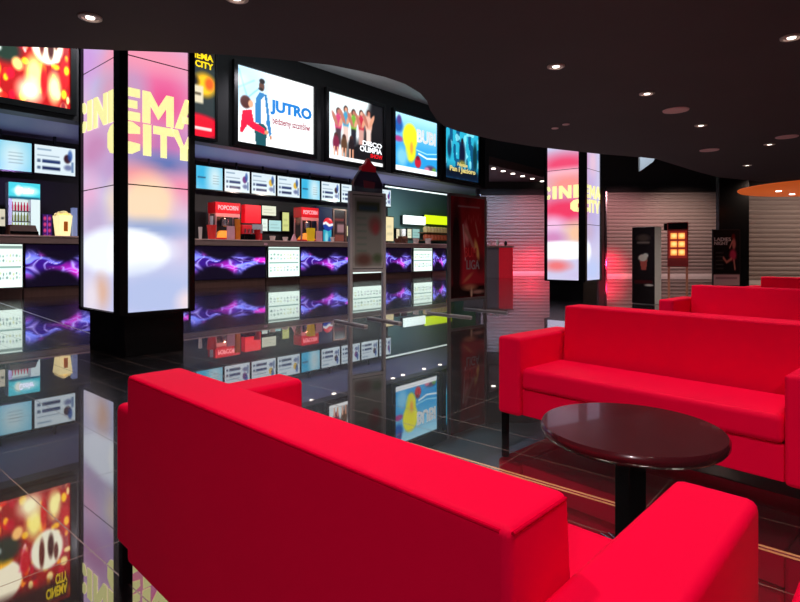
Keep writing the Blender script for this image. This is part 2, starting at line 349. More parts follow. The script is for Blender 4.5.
p.rect(.5, .86, .74, .875, (215, 180, 195), .01, .6); p.rect(.46, .13, .9, .145, (190, 210, 225), .01, .6)
t, x, f, h = lightbox(235.5, 311.5, 0, 4.74, 7.25, p, 'white poster of a couple with blue title, wide light box above the counter')
text('JUTRO', -x+2*x*.40, -x+2*x*.97, f+h*.45, f+h*.66, BLUET, t, y=-.115, bold=.05); text('będziemy szczęśliwi', -x+2*x*.43, -x+2*x*.95, f+h*.30, f+h*.43, MAROON, t, y=-.115, bold=.012)
# 4 crowd poster
p = Pic(100, 110, (225, 238, 240)); p.ell(.95, .3, .35, .75, (14, 12, 16), .15); p.ell(.8, .1, .5, .3, (16, 14, 18), .2); p.ell(1, .95, .25, .35, (10, 10, 14), .2)
skin = [(214, 150, 120), (180, 110, 92), (230, 175, 150)]
for cx, top, w_, body, leg in [(.17, .74, .10, (200, 60, 110), (70, 50, 60)), (.30, .80, .09, (60, 150, 190), (220, 190, 180)), (.44, .78, .09, (110, 170, 50), (30, 30, 40)), (.58, .80, .09, (190, 40, 60), (200, 150, 140)), (.72, .83, .11, (222, 170, 150), (230, 200, 190))]:
    p.ell(cx, top, .04, .06, (60, 30, 26), .2); p.ell(cx+.005, top-.01, .026, .045, skin[int(cx*10) % 3], .2); p.ell(cx, top-.18, w_*.62, .15, body, .15); p.ell(cx-.06, top-.12, .03, .12, skin[1], .2, rot=.4); p.ell(cx+.06, top-.12, .03, .12, skin[0], .2, rot=-.4); p.rect(cx-.045, top-.5, cx+.045, top-.26, leg, .03)
for cx, c in [(.13, (120, 30, 60)), (.27, (90, 60, 40)), (.4, (30, 20, 24))]:
    p.ell(cx, .36, .035, .05, (70, 36, 30), .2); p.ell(cx, .25, .055, .12, c, .2); p.rect(cx-.04, .05, cx-.015, .2, skin[2], .01); p.rect(cx+.015, .04, cx+.04, .2, skin[0], .01)
p.rect(0, 0, 1, .06, (250, 252, 252), .01)
t, x, f, h = lightbox(326.5, 381, 0, 4.72, 7.25, p, 'poster of a crowd of people on white, light box behind the red topped stand')
text('DISCO', .2*x, .95*x, f+h*.3, f+h*.38, WLET, t, y=-.115, bold=.03, name='white_title'); text('OLIMPIA', .1*x, .95*x, f+h*.2, f+h*.29, WLET, t, y=-.115, bold=.03, name='white_title'); text('SHOW', .5*x, .97*x, f+h*.12, f+h*.19, mat('red_letters', (220, 20, 30), .5, emit=.8), t, y=-.115, bold=.03, name='red_title')
# 5 blue sea poster
p = Pic(90, 110, (40, 150, 215)); p.mix(np.clip((p.V-.35)*1.6, 0, 1), (170, 225, 245)); p.ell(.08, .78, .1, .12, (30, 90, 170), .3); p.ell(.1, .88, .05, .08, (80, 60, 130), .3); p.ell(.08, .55, .1, .05, (170, 60, 130), .4)
p.ell(.35, .62, .17, .24, (238, 232, 40), .12); p.ell(.36, .38, .12, .2, (225, 220, 40), .15); p.ell(.38, .43, .035, .1, (235, 160, 60), .4); p.ell(.16, .25, .12, .16, (120, 195, 235), .4); p.ell(.53, .2, .075, .1, (190, 30, 50), .15); p.ell(.53, .28, .045, .04, (120, 20, 50), .3)
p.stroke([(.55, .36), (.75, .3), (1, .33)], .015, (235, 248, 250)); p.stroke([(.5, .42), (.75, .38), (1, .42)], .01, (160, 225, 245)); p.ell(.85, .12, .12, .06, (90, 60, 90), .4); p.ell(.75, .1, .06, .04, (210, 120, 150), .4); p.ell(.93, .1, .05, .05, (90, 150, 60), .4); p.rect(0, 0, 1, .09, (248, 252, 255), .01)
t, x, f, h = lightbox(393, 435, 0, 4.72, 7.25, p, 'blue sea poster with a yellow shape, second light box from the far end')
text('BUBI', .0*x, .93*x, f+h*.56, f+h*.8, WLET, t, y=-.115, bold=.045, name='white_title')
# 6 teal forest poster
p = Pic(80, 100, (40, 165, 195)); nn = vnoise(p.U*2.2, p.V*.7, 5, 3); p.mix((nn > .55)*.8, (10, 60, 105)); p.mix((vnoise(p.U*2, p.V, 6, 8) > .66)*.7, (150, 235, 245)); p.rect(0, 0, 1, .2, (6, 10, 14), .1); p.mix(np.clip((.35-p.V)*2, 0, .8), (10, 30, 60))
p.ell(.5, .52, .09, .25, (16, 24, 50), .3); p.ell(.5, .78, .035, .06, (30, 26, 36), .2); p.ell(.5, .33, .1, .06, (120, 120, 60), .5); p.ell(.12, .6, .06, .2, (14, 50, 80), .3); p.ell(.9, .5, .07, .3, (12, 50, 60), .3)
t, x, f, h = lightbox(443.5, 476.5, 0, 4.78, 7.3, p, 'teal forest poster with gold title, light box farthest from the near column')
GOLD = mat('gold_letters', (235, 215, 130), .5, emit=.9)
text('Nasze', -.3*x, .3*x, f+h*.27, f+h*.34, GOLD, t, y=-.115, bold=.03, name='gold_title'); text('Pan i Jezioro', -.75*x, .8*x, f+h*.12, f+h*.25, GOLD, t, y=-.115, bold=.03, name='gold_title')

# ============================================================ LIT COLUMNS
TT = .095
def qd(x0, z0, x1, z1, tw):   # slanted bar helper in unit box, returned as 4 points
    return [(x0, z0), (x0+tw, z0), (x1+tw, z1), (x1, z1)]
def letter(ch):
    r = []
    def b(x0, z0, x1, z1): r.append([(x0, z0), (x1, z0), (x1, z1), (x0, z1)])
    if ch == 'I': b(0, 0, 1, 1)
    if ch == 'E': b(0, 0, .3, 1); b(.3, 0, 1, .27); b(.3, .385, .95, .625); b(.3, .74, 1, 1)
    if ch == 'N': b(0, 0, .27, 1); b(.73, 0, 1, 1); r.append([(.27, 1), (.27, .55), (.73, 0), (.73, .45)])
    if ch == 'M': b(0, 0, .24, 1); b(.76, 0, 1, 1); r.append([(.24, 1), (.24, .58), (.5, .16), (.5, .56)]); r.append([(.76, 1), (.5, .56), (.5, .16), (.76, .58)])
    if ch == 'A': r.append([(0, 0), (.27, 0), (.6, 1), (.36, 1)]); r.append([(1, 0), (.73, 0), (.4, 1), (.64, 1)]); b(.25, .2, .75, .42)
    if ch == 'T': b(0, .74, 1, 1); b(.35, 0, .65, .74)
    if ch == 'Y': b(.36, 0, .64, .46); r.append([(.36, .4), (.5, .46), (.27, 1), (0, 1)]); r.append([(.64, .4), (.5, .46), (.73, 1), (1, 1)])
    if ch == 'C':
        ou = [(1, .86), (.86, 1), (.34, 1), (.12, .92), (0, .72), (0, .28), (.12, .08), (.34, 0), (.86, 0), (1, .14)]
        inn = [(.76, .66), (.70, .74), (.44, .74), (.33, .70), (.29, .62), (.29, .38), (.33, .30), (.44, .26), (.70, .26), (.76, .34)]
        for i in range(9): r.append([ou[i], ou[i+1], inn[i+1], inn[i]])
        r.append([(1, .86), (.76, .66), (.8, .62), (1, .66)]); r.append([(1, .14), (1, .34), (.8, .38), (.76, .34)])
    return r
def clip(poly, x0, x1):
    def half(P, f, xv, keep):
        out = []
        for i in range(len(P)):
            a, b_ = P[i], P[(i+1) % len(P)]; ia, ib = keep(a[0]), keep(b_[0])
            if ia: out.append(a)
            if ia != ib: t_ = (xv-a[0])/(b_[0]-a[0]); out.append((xv, a[1]+t_*(b_[1]-a[1])))
        return out
    P = half(poly, 0, x0, lambda q: q >= x0-1e-9)
    return half(P, 0, x1, lambda q: q <= x1+1e-9) if P else P
def column(cx, cy, wl, wr, ang, label, seed, pink, texts, base_in=(.09, .09), ZB=.47, ph=1.35):
    """corner at local origin; left face runs along -x (local), right face along +y"""
    t = thing('lit_column', label, 'column', (cx, cy, 0), ang, 'square light columns')
    ztop = ZB+3*ph
    MB().box(-wl+base_in[0], -base_in[0], base_in[1], wr-base_in[1], 0, ZB).build('column_base', BLACK, t)
    MB().box(-wl+.05, -.05, .05, wr-.05, ZB, 8.05).build('column_core', BLACK, t)
    pw = .155 if wr < .9 else .16
    for x0, x1, y0, y1 in ((-pw, 0, 0, .085 if wr < .9 else .1), (-wl, -wl+.07, 0, .07), (-.1, 0, wr-.072, wr), (-wl, -wl+.07, wr-.07, wr)):
        MB().box(x0, x1, y0, y1, ZB-.02, ztop).build('corner_post', BLACK, t)
    MB().box(-wl+.01, -.01, .01, wr-.01, ZB-.03, ZB-.001).build('bottom_rim', BLACK, t)
    ylo, yhi = (.085 if wr < .9 else .1), wr-.072
    def paint(P, tt, zz):
        P.a[:] = (200, 196, 226)
        P.U, P.V = tt, zz
        def e(cx, cz, rx, rz, c, soft=.6, k=.9): P.ell(cx, cz, rx, rz, c, soft, k)
        if not pink:
            e(.3, 2.95, .6, .55, (238, 130, 170)); e(.5, 2.75, .25, .25, (226, 80, 140), .7); e(.15, 2.8, .15, .3, (190, 150, 190)); e(-.9, 2.6, .4, .5, (214, 168, 206)); e(-.5, 3.0, .35, .3, (180, 176, 214)); e(-.3, 2.8, .3, .3, (205, 150, 178))
            e(.1, 3.2, .8, .15, (240, 150, 175)); e(-1, 3.3, .4, .25, (200, 150, 215)); e(.5, 2.3, .4, .16, (190, 110, 170)); e(.1, 2.35, .2, .2, (236, 130, 150)); e(-.7, 2.25, .5, .22, (190, 130, 175)); e(.4, 2.06, .5, .12, (70, 100, 165), .7); e(-.2, 2.0, .5, .2, (185, 150, 195))
            e(.2, 1.9, .3, .14, (240, 150, 150)); e(.7, 1.75, .2, .25, (240, 130, 160)); e(.32, 1.62, .3, .3, (250, 215, 175), .3); e(.7, 1.4, .15, .3, (210, 190, 215)); e(-.9, 1.7, .3, .25, (225, 170, 205)); e(-.25, 1.62, .2, .2, (225, 205, 190)); e(-.75, 1.45, .35, .2, (185, 165, 200))
            e(.35, 1.36, .5, .1, (140, 160, 205), .6); e(-.35, 1.12, .9, .25, (236, 242, 255), .2, 1); e(.08, 1.1, .45, .25, (250, 253, 255), .12, 1); e(.4, .65, .6, .28, (172, 186, 224), .5); e(-.55, .68, .2, .17, (214, 172, 150), .6); e(-.85, .6, .2, .2, (225, 215, 225)); e(.75, .55, .12, .12, (235, 215, 220))
        else:
            e(-.5, 3.15, .7, .25, (235, 60, 100)); e(-.5, 2.95, .7, .12, (240, 190, 205)); e(-.4, 2.7, .6, .2, (245, 140, 130)); e(-.5, 2.1, .8, .3, (235, 45, 85)); e(-.8, 1.75, .3, .2, (240, 190, 225)); e(-.2, 1.55, .3, .25, (245, 190, 150)); e(-.8, 1.45, .3, .15, (205, 130, 180))
            e(.4, 2.9, .3, .6, (190, 170, 215)); e(.5, 3.2, .2, .3, (225, 190, 210)); e(.5, 1.9, .4, .5, (180, 170, 215)); e(.3, 1.6, .25, .2, (190, 170, 200)); e(-.6, 1.16, .85, .22, (252, 252, 255), .12, 1); e(.2, 1.12, .2, .24, (245, 248, 255), .3, 1); e(-.7, .8, .3, .12, (235, 110, 110)); e(.5, .7, .4, .25, (180, 195, 235)); e(-.3, .6, .2, .1, (200, 190, 225))
        return P
    for i in range(3):
        z0 = ZB+i*ph+.006; z1 = ZB+(i+1)*ph-.006
        P = Pic(26, 34); U0, V0 = P.U.copy(), P.V.copy(); paint(P, -wl+.07+(wl-.07-pw)*U0, z0+(z1-z0)*V0); P.U, P.V = U0, V0
        show('light_panel', P, -wl+.07, -pw, z0, z1, LITC, t, y=.03)
        P = Pic(26, 34); paint(P, ylo+(yhi-ylo)*U0[:, :27], z0+(z1-z0)*V0[:, :27]); P.U, P.V = Pic(26, 34).U, Pic(26, 34).V
        y0, y1 = ylo, yhi
        show('light_panel', P, 0, 0, 0, 0, LITC, t, warp=lambda U, V: (np.ones_like(U)*-.03, y0+(y1-y0)*U, z0+(z1-z0)*V))
        # plain back faces
        MB().box(-wl+.07, -.1, wr-.035, wr-.03, z0, z1).build('light_panel', LITB, t)
        MB().box(-wl+.03, -wl+.035, .07, wr-.07, z0, z1).build('light_panel', LITB, t)
    ml, mr = MB(), MB()
    for ch, a0, a1, zb, zt in texts:
        for q in letter(ch):
            q = [(a0+(a1-a0)*x_, zb+(zt-zb)*z_) for x_, z_ in q]
            c = clip(q, -wl+.07, -pw)
            if len(c) > 2: ml.prism(c, .018, .027)
            c = clip(q, ylo, yhi)
            if len(c) > 2:
                n = len(c); mr.add([(-.018, a, b_) for a, b_ in c]+[(-.027, a, b_) for a, b_ in c], [tuple(range(n)), tuple(range(2*n-1, n-1, -1))]+[(i_, i_+n, (i_+1) % n+n, (i_+1) % n) for i_ in range(n)])
    ml.build('lettering', YEL, t); mr.build('lettering', YEL, t)
LITB = mat('pale_light_panel', (205, 195, 222), .4, emit=.9)
nearT = [('C', -1.32, -.97, 2.49, 2.83), ('I', -.93, -.80, 2.49, 2.83), ('N', -.75, -.375, 2.49, 2.83), ('E', -.34, .216, 2.49, 2.83), ('M', .244, .585, 2.49, 2.83), ('A', .6, .93, 2.49, 2.83),
         ('C', -.36, .216, 2.14, 2.475), ('I', .25, .335, 2.14, 2.475), ('T', .36, .585, 2.14, 2.475), ('Y', .55, .86, 2.14, 2.475)]
AN = math.atan2(-.657, .754)    # local +x direction of the left face (towards the corner)
column(-2.88, 5.65, 1.14, .825, AN, 'tall square column of pink and lavender light panels ' and 'tall lit column with pink and lavender panels standing behind the nearest red sofa', 1, False, nearT)
farT = [('C', -1.06, -.86, 2.36, 2.66), ('I', -.80, -.70, 2.36, 2.66), ('N', -.64, -.34, 2.36, 2.66), ('E', -.29, .26, 2.36, 2.66), ('M', .30, .62, 2.36, 2.66), ('A', .64, .95, 2.36, 2.66),
        ('C', -.36, .24, 2.03, 2.33), ('I', .28, .36, 2.03, 2.33), ('T', .39, .62, 2.03, 2.33), ('Y', .62, .9, 2.03, 2.33)]
column(4.17, 12.37, 1.0, .98, AN, 'far lit column with red and pink panels beyond the red sofas', 2, True, farT, ph=1.28)

# ============================================================ COUNTER
SLAB0, SLAB1 = S(-70, PF), S(447, PF)
t = wthing('service_counter', 'long brown worktop running over the purple fronted counter', 'worktop', 0, PF)
MB().box(SLAB0, SLAB1, -.06, .75, 1.34, 1.505).build('slab', WORK, t); MB().box(SLAB0, SLAB1, -.075, .75, 1.507, 1.54).build('top_highlight', mat('pale_highlight', (236, 190, 175), .35), t)  # thin pale layer paints the bright highlight along the worktop edge
def flame(k):
    nx = int(80*k); P = Pic(nx, 50, (8, 3, 20)); U = P.U*k; V = P.V; u1 = U % 1.05 if k > 1.4 else U
    env = .08+.14*np.exp(-((u1-.05)/.2)**2)+.13*np.exp(-((u1-.78)/.17)**2)
    mid = .5+.05*np.sin(u1*6+.6)
    e = np.exp(-(np.abs(V-mid)/(env*1.25))**3.2)
    wx = U+.25*(vnoise(U, V, 4, 21)-.5); wy = V+.3*(vnoise(U, V, 5, 22)-.5)
    n1 = 1-np.abs(2*vnoise(wx*.8, wy*1.5, 5, 7)-1); n2 = 1-np.abs(2*vnoise(wx, wy*1.6, 8, 9)-1); n3 = vnoise(wx, wy, 4.5, 12)
    P.mix(.75*e, (64, 20, 160))
    P.mix(e*np.clip((n1-.45)*2.2, 0, 1), (125, 140, 255)); P.mix(e*np.clip((n3-.52)*4, 0, 1), (235, 30, 190)); P.mix(e*np.clip((n2-.72)*3.5, 0, 1), (180, 170, 255)); P.mix(e*np.clip((.3-n1)*3, 0, .9), (20, 4, 50))
    return P
def unit(u0, u1, label):
    s0, s1 = S(u0, PF)+.01, S(u1, PF)-.01; x = (s1-s0)/2
    t = wthing('counter_unit', label, 'counter unit', (s0+s1)/2, PF, 0, 'counter units with purple light panels')
    MB().box(-x, x, .06, .68, 0, .24).build('plinth', PLINTH, t)
    MB().box(-x, x, .04, .68, .24, 1.335).build('carcass', BLACK, t)
    show('light_panel', flame(max(1, (s1-s0)/2.2)), -x+.03, x-.03, .26, 1.31, FLM, t, y=.02)
unit(-70, -12, 'purple fronted counter unit left of the first display case'); unit(24, 100, 'purple fronted counter unit between the leftmost display case and the near lit column'); unit(100, 190, 'purple fronted counter unit behind the near lit column')
unit(190, 266.5, 'purple fronted counter unit just right of the near lit column'); unit(300.5, 351, 'purple fronted counter unit left of the grey sign stand'); unit(383, 412, 'purple fronted counter unit just right of the grey sign stand'); unit(433, 447, 'narrow purple fronted counter unit beside the red poster stand')
def case(u0, u1, label):
    s0, s1 = S(u0, PF), S(u1, PF); wd = (s1-s0)/2-.02
    c = wthing('display_case', label, 'display case', (s0+s1)/2, PF, 0.0, 'lit display cases in the counter front')
    MB().box(-wd, wd, .05, .6, .242, 1.335).build('case_body', WHITE, c); MB().box(-wd-.02, wd+.02, .06, .6, 0, .24).build('plinth', PLINTH, c)
    P = Pic(50, 44, (226, 246, 236))
    P.rect(0, .9, 1, .97, (90, 110, 105), .02, .8); P.rect(.03, .455, .97, .49, (60, 110, 105), .01, .9)
    for row in (.72, .6, .3, .2):
        for i in range(9): P.ell(.08+i*.105+rng.rand()*.02, row+rng.rand()*.03, .018+.02*rng.rand(), .02+.02*rng.rand(), [(120, 150, 140), (90, 120, 120), (190, 200, 150), (160, 170, 180)][rng.randint(4)], .4, .85)
    show('lit_interior', P, -wd, wd, .27, 1.31, LIT, c, y=-.012)
    m = MB(); m.box(-wd-.02, wd+.02, -.03, .045, .242, .27); m.box(-wd-.02, wd+.02, -.03, .045, 1.31, 1.335); m.box(-wd-.02, -wd, -.03, .045, .27, 1.31); m.box(wd, wd+.02, -.03, .045, .27, 1.31); m.build('case_frame', CHROME, c)
case(-11, 23, 'lit white display case at the left end of the counter'); case(267.5, 299.5, 'lit white display case below the middle of the counter, left of the sign stand')
case(352, 382, 'lit white display case hidden behind the grey sign stand'); case(413, 432, 'lit white display case at the far end, just left of the red poster stand')
# back counter
PK = 20.9
t = wthing('back_counter', 'dark low counter along the back wall of the snack bar', 'counter', 0, PK)
MB().box(S(-60, PK), S(440, PK), -.5, .9, 1.38, 1.44).build('counter_top', WORK, t)
MB().box(S(-60, PK), S(440, PK), -.45, .9, 0, 1.38).build('carcass', DARK, t)
# soffit lamps
for i, (u, p_) in enumerate([(22, 17.3), (56, 17.3), (226, 17.6), (257, 17.7), (285, 17.7), (312, 17.7), (334, 17.8), (393, 17.8), (403, 17.9), (424, 18), (440, 18)]):
    s_ = S(u, p_)
    o = MB().lathe(0, 0, [(.10, -.03), (.10, 0)], 14).build('soffit_lamp', WLAMP, loc=W(s_, p_, 5.05), rz=0)
    tag(o, 'small round lamp recessed in the soffit behind the lit posters', 'ceiling lamp', 'soffit lamps over the snack bar')
    if i % 2 == 0: q = W(s_, p_, 4.98); spot(q[0], q[1], q[2], 90, (.9, .88, 1), size=150)
for u, e, c in ((20, 120, (.45, .4, 1)), (60, 60, (.6, .3, 1)), (210, 150, (1, .8, .7)), (250, 150, (1, .8, .7)), (300, 150, (1, .8, .75)), (330, 150, (1, .85, .8)), (400, 260, (.85, 1, .95)), (430, 260, (.85, 1, .95))):  # added lamps without fixtures to brighten and tint the bar
    q = W(S(u, 18.4), 18.4, 4.0); spot(q[0], q[1], q[2], e, c, size=150, tgt=W(S(u, 18.4), 20.6, 1.5))
    q = W(S(u, 18.4), 18.4, 1.2); spot(q[0], q[1], q[2], e*.8, (.6, .62, 1), size=160, tgt=W(S(u, 18.4), 18.6, 5))  # added bluish uplight, unseen, to brighten the soffit
t = wthing('strip_light', 'long bright strip lamp at the edge of the soffit by the teal wall', 'strip light', S(420, 21.2), 21.2, 4.9)
MB().box(-3.2, 3.2, -.05, .05, 0, .06).build('light_tube', GLOWW, t); MB().box(-3.25, 3.25, -.08, .08, .06, .13).build('housing', DARK, t)

# ============================================================ MENU BOARDS
PM = 21.0
def menu(u0, u1, kind, label):
    s0, s1 = S(u0, PM)+.03, S(u1, PM)-.03; um = (u0+u1)/2; zt, zb = 4.70, 3.76
    t = wthing('menu_screen', label, 'menu screen', (s0+s1)/2, PM, zb, 'menu screens over the snack bar'); x = (s1-s0)/2; h = zt-zb
    MB().box(-x-.03, x+.03, 0, .12, -.05, h+.05).build('screen_case', BLACK, t)
    MB().box(-.04, .04, .04, .10, h+.05, 5.05-zb).build('ceiling_bracket', BLACK, t)
    if kind == 0:
        P = Pic(44, 26, (110, 205, 240)); P.ell(.2, .6, .25, .6, (40, 180, 230), .7, .8); P.ell(.7, .5, .25, .6, (235, 250, 252), .8, .9); P.rect(.05, .47, .35, .53, (40, 60, 90), .03)
        for i in range(4): P.rect(.62, .25+i*.12, .86, .28+i*.12, (150, 180, 190), .02, .8)
    else:
        P = Pic(50, 30, (228, 244, 252)); acc = [(190, 60, 70), (120, 60, 130), (235, 190, 60), (60, 30, 40)][kind % 4]
        P.rect(.06, .83, .4, .87, (120, 150, 180), .02); P.rect(.06, .62, .6, .66, (150, 170, 190), .02)
        P.rect(.06, .38, .14, .5, (90, 110, 140), .02); P.rect(.18, .38, .62, .5, (40, 60, 110), .03); P.rect(.06, .14, .14, .26, (90, 110, 140), .02); P.rect(.18, .14, .62, .26, (30, 45, 90), .03)
        P.ell(.8, .6, .09, .16, acc, .2); P.ell(.87, .72, .06, .2, (40, 80, 160), .3, .8); P.ell(.82, .28, .1, .1, (90, 100, 150), .4, .8); P.rect(.9, .12, .96, .5, (110, 140, 180), .03)
    show('screen_picture', P, -x, x, 0, h, LITM, t, y=-.01)
for i, (a, b, k, l) in enumerate([(-34, 32.5, 0, 'pale cyan menu screen farthest left over the counter'), (33.5, 76, 3, 'white menu screen with a dark bowl, directly left of the near lit column'),
    (120, 195, 1, 'menu screen mostly hidden behind the near lit column'), (195.5, 223, 0, 'cyan menu screen just right of the near lit column'), (224, 250, 1, 'white menu screen with a red picture, second right of the near column'),
    (251, 276, 2, 'white menu screen with a blue and red picture, third right of the near column'), (277, 300, 2, 'white menu screen with yellow picture, left of the cyan one in the middle'),
    (301, 320, 0, 'plain cyan menu screen in the middle of the row'), (321, 340, 3, 'white menu screen with dark cup, right of the plain cyan one'), (341, 360, 1, 'menu screen behind the red top of the sign stand'),
    (361, 378, 3, 'menu screen between the sign stand and the last one'), (379, 391, 1, 'narrow last menu screen at the right end of the row')]):
    menu(a, b, k, l)

# ============================================================ SNACK BAR EQUIPMENT
ZK = 1.44
def rect(u0, u1, v0, v1, p):
    s0, s1 = S(u0, p), S(u1, p); um = (u0+u1)/2; return (s0+s1)/2, (s1-s0)/2, Z(v1, um, p), Z(v0, um, p)
# drinks fridge
s, x, zb, zt = rect(8.5, 40, 183, 234, 20.0)
t = wthing('drinks_fridge', 'tall glass door drinks fridge with glowing cyan header behind the counter', 'fridge', s, 20.0)
zh = zt-.5
m = MB(); m.box(-x, -x+.09, 0, .35, 0, zt); m.box(x-.25, x, 0, .35, 0, zh); m.box(-x, x, .3, .35, 0, zt); m.box(-x+.09, x-.25, 0, .35, 0, .5); m.build('cabinet', WHITE, t)
P = Pic(40, 16, (60, 190, 205)); P.ell(.55, .5, .35, .25, (225, 250, 250), .5); P.ell(.3, .5, .1, .3, (240, 240, 225), .4); P.rect(0, 0, 1, .12, (10, 60, 90), .1)
hs = show('header_sign', P, -x, x, zh, zt, LIT, t, y=-.01)
text('Cooler', -x*.35, x*.6, zh+.17, zh+.36, WLET, hs, y=-.02)
show('lit_back', Pic(4, 4, (222, 240, 240)), -x+.09, x-.25, .5, zh, LITM, t, y=.28)
show('lit_side_panel', Pic(4, 4, (230, 248, 250)), x-.25, x, .5, zh, LITM, t, y=-.008)
nsh = 4
for i in range(nsh):
    z = 1.45+i*(zh-1.5)/nsh; MB().box(-x+.09, x-.25, .02, .27, z-.03, z).build('shelf', CHROME, t)
    cc = [(40, 120, 130), (190, 205, 60), (120, 130, 60), (185, 30, 60)][i]; bm_ = mat('drink_%d' % i, cc, .3, emit=.25)
    nb = 6; wv = (2*x-.36)/nb
    for k in range(nb):
        r = wv*.36; q = Vector(W(s, 20.0))+Vector((D.x, D.y, 0))*(-x+.09+wv*(k+.5))+Vector((N.x, N.y, 0))*.12
        hb = (zh-1.5)/nsh*.86; o = MB().lathe(0, 0, [(r, 0), (r, hb*.6), (r*.45, hb*.8), (r*.45, hb)], 8).build('drink_bottle', bm_, loc=(q.x, q.y, z+.001), smooth=True)
        tag(o, ['teal', 'yellow green', 'olive', 'red'][i]+' drink bottle on the '+['lowest visible', 'second', 'third', 'top'][i]+' shelf of the fridge', 'bottle', ['teal', 'yellow green', 'olive', 'red'][i]+' bottles in the fridge')
def boxitem(name, label, cat, u0, u1, v0, v1, p, m, dep=.25, z0=None, group=None, bevel=.01):
    s, x, zb, zt = rect(u0, u1, v0, v1, p)
    if z0 is not None: zb = z0
    t = wthing(name, label, cat, s, p, zb, group)
    return t, x, zt-zb
CT = 1.541
def simple(name, label, cat, u0, u1, v0, p, m, z0=CT, dep=.15, shape='box'):
    s, x, zb, zt = rect(u0, u1, v0, v0+1, p); h = zt-z0
    b = MB()
    if shape == 'box': b.box(-x, x, -dep/2, dep/2, 0, h)
    elif shape == 'cup': b.lathe(0, 0, [(x*.75, 0), (x, h*.9), (x*1.03, h*.92), (x*1.03, h)], 14)
    elif shape == 'tri': b.prism([(-x, 0), (x, 0), (x*.1, h)], -dep/2, dep/2)
    elif shape == 'tub': b.add([(-x*.8, -x*.6, 0), (x*.8, -x*.6, 0), (x*.8, x*.6, 0), (-x*.8, x*.6, 0), (-x, -x*.8, h), (x, -x*.8, h), (x, x*.8, h), (-x, x*.8, h)], [(0, 3, 2, 1), (4, 5, 6, 7), (0, 1, 5, 4), (1, 2, 6, 5), (2, 3, 7, 6), (3, 0, 4, 7)])
    o = b.build(name, m, loc=W(s, p, z0), rz=TH, bevel=.008 if shape in ('box', 'tub') else 0, smooth=shape == 'cup'); return tag(o, label, cat)
# left part
def screen(label, u0, u1, v0, v1, p, z0, pic, name='till_screen', cat='screen', stand=True, mt=None):
    s, x, zb, zt = rect(u0, u1, v0, v1, p); t = wthing(name, label, cat, s, p, z0)
    MB().box(-x-.03, x+.03, 0, .06, zb-z0-.03, zt-z0+.03).build('casing', BLACK, t)
    if stand: MB().box(-.04, .04, .02, .06, .02, zb-z0-.03).build('stem', BLACK, t); MB().box(-.12, .12, -.08, .12, 0, .02).build('foot', BLACK, t)
    show('screen_picture', pic, -x, x, zb-z0, zt-z0, mt or LITL, t, y=-.008); return t
P = Pic(10, 14, (250, 240, 215)); P.rect(.6, .4, .9, .55, (80, 80, 80), .05)
screen('glowing cream screen at the far left end of the counter', -5, 5, 209, 226, 16.2, CT, P)
t_ = wthing('cash_register', 'brown boxy cash register in front of the drinks fridge', 'cash register', S(22, 16.2), 16.2, CT)
MB().hexa([(-.32, -.2, 0), (.32, -.2, 0), (.32, .25, 0), (-.32, .25, 0)], [(-.27, -.1, .26), (.27, -.1, .26), (.27, .25, .26), (-.27, .25, .26)]).build('body', BRN, t_, bevel=.01)
MB().box(-.3, .3, -.215, -.2, .03, .1).build('drawer_front', BLACK, t_)
s, x, zb, zt = rect(42, 52.5, 214, 234, 20.4)
t = wthing('purple_cabinet', 'small purple lit glass cabinet right of the drinks fridge', 'cabinet', s, 20.4, ZK)
P = Pic(20, 30, (60, 18, 90)); [P.ell(.25+.5*(i % 2), .2+.22*(i//2), .16, .07, (210, 60, 120), .3) for i in range(8)]; P.rect(.46, 0, .54, 1, (150, 90, 220), .03)
MB().box(-x, x, .01, .3, 0, zt-ZK).build('cabinet_body', NAVY, t); show('lit_front', P, -x+.02, x-.02, .02, zt-ZK-.02, LITM, t, y=0)
# giant popcorn tub
s, x, zb, zt = rect(56, 69, 212, 234, 16.4); hh = zt-CT
t = wthing('popcorn_tub', 'big glowing cream popcorn tub on the counter left of the near lit column', 'popcorn tub', s, 16.4, CT)
MB().hexa([(-x*.72, -.2, 0), (x*.72, -.2, 0), (x*.72, .2, 0), (-x*.72, .2, 0)], [(-x, -.26, hh*.85), (x, -.26, hh*.85), (x, .26, hh*.85), (-x, .26, hh*.85)]).build('tub', CREAM, t)
m = MB()
for i in range(40):
    a, b_ = rng.rand()*2-1, rng.rand()*2-1; r = .045; cz = hh*.85+.08*(1-a*a)
    m.lathe(a*x*.85, b_*.2, [(.01, cz-r), (r, cz-r*.3), (r*.9, cz+r*.5), (.01, cz+r)], 6)
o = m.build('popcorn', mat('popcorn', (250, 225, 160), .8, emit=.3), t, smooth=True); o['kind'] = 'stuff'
MB().box(-x*.3, x*.3, -.25, -.235, hh*.2, hh*.6).build('orange_label', ORNG, t)
simple('drink_tower', 'slim blue and white drink dispenser beside the popcorn tub', 'drink dispenser', 71.5, 76.5, 208, 16.6, mat('pale_blue', (140, 160, 220), .4, emit=.2))
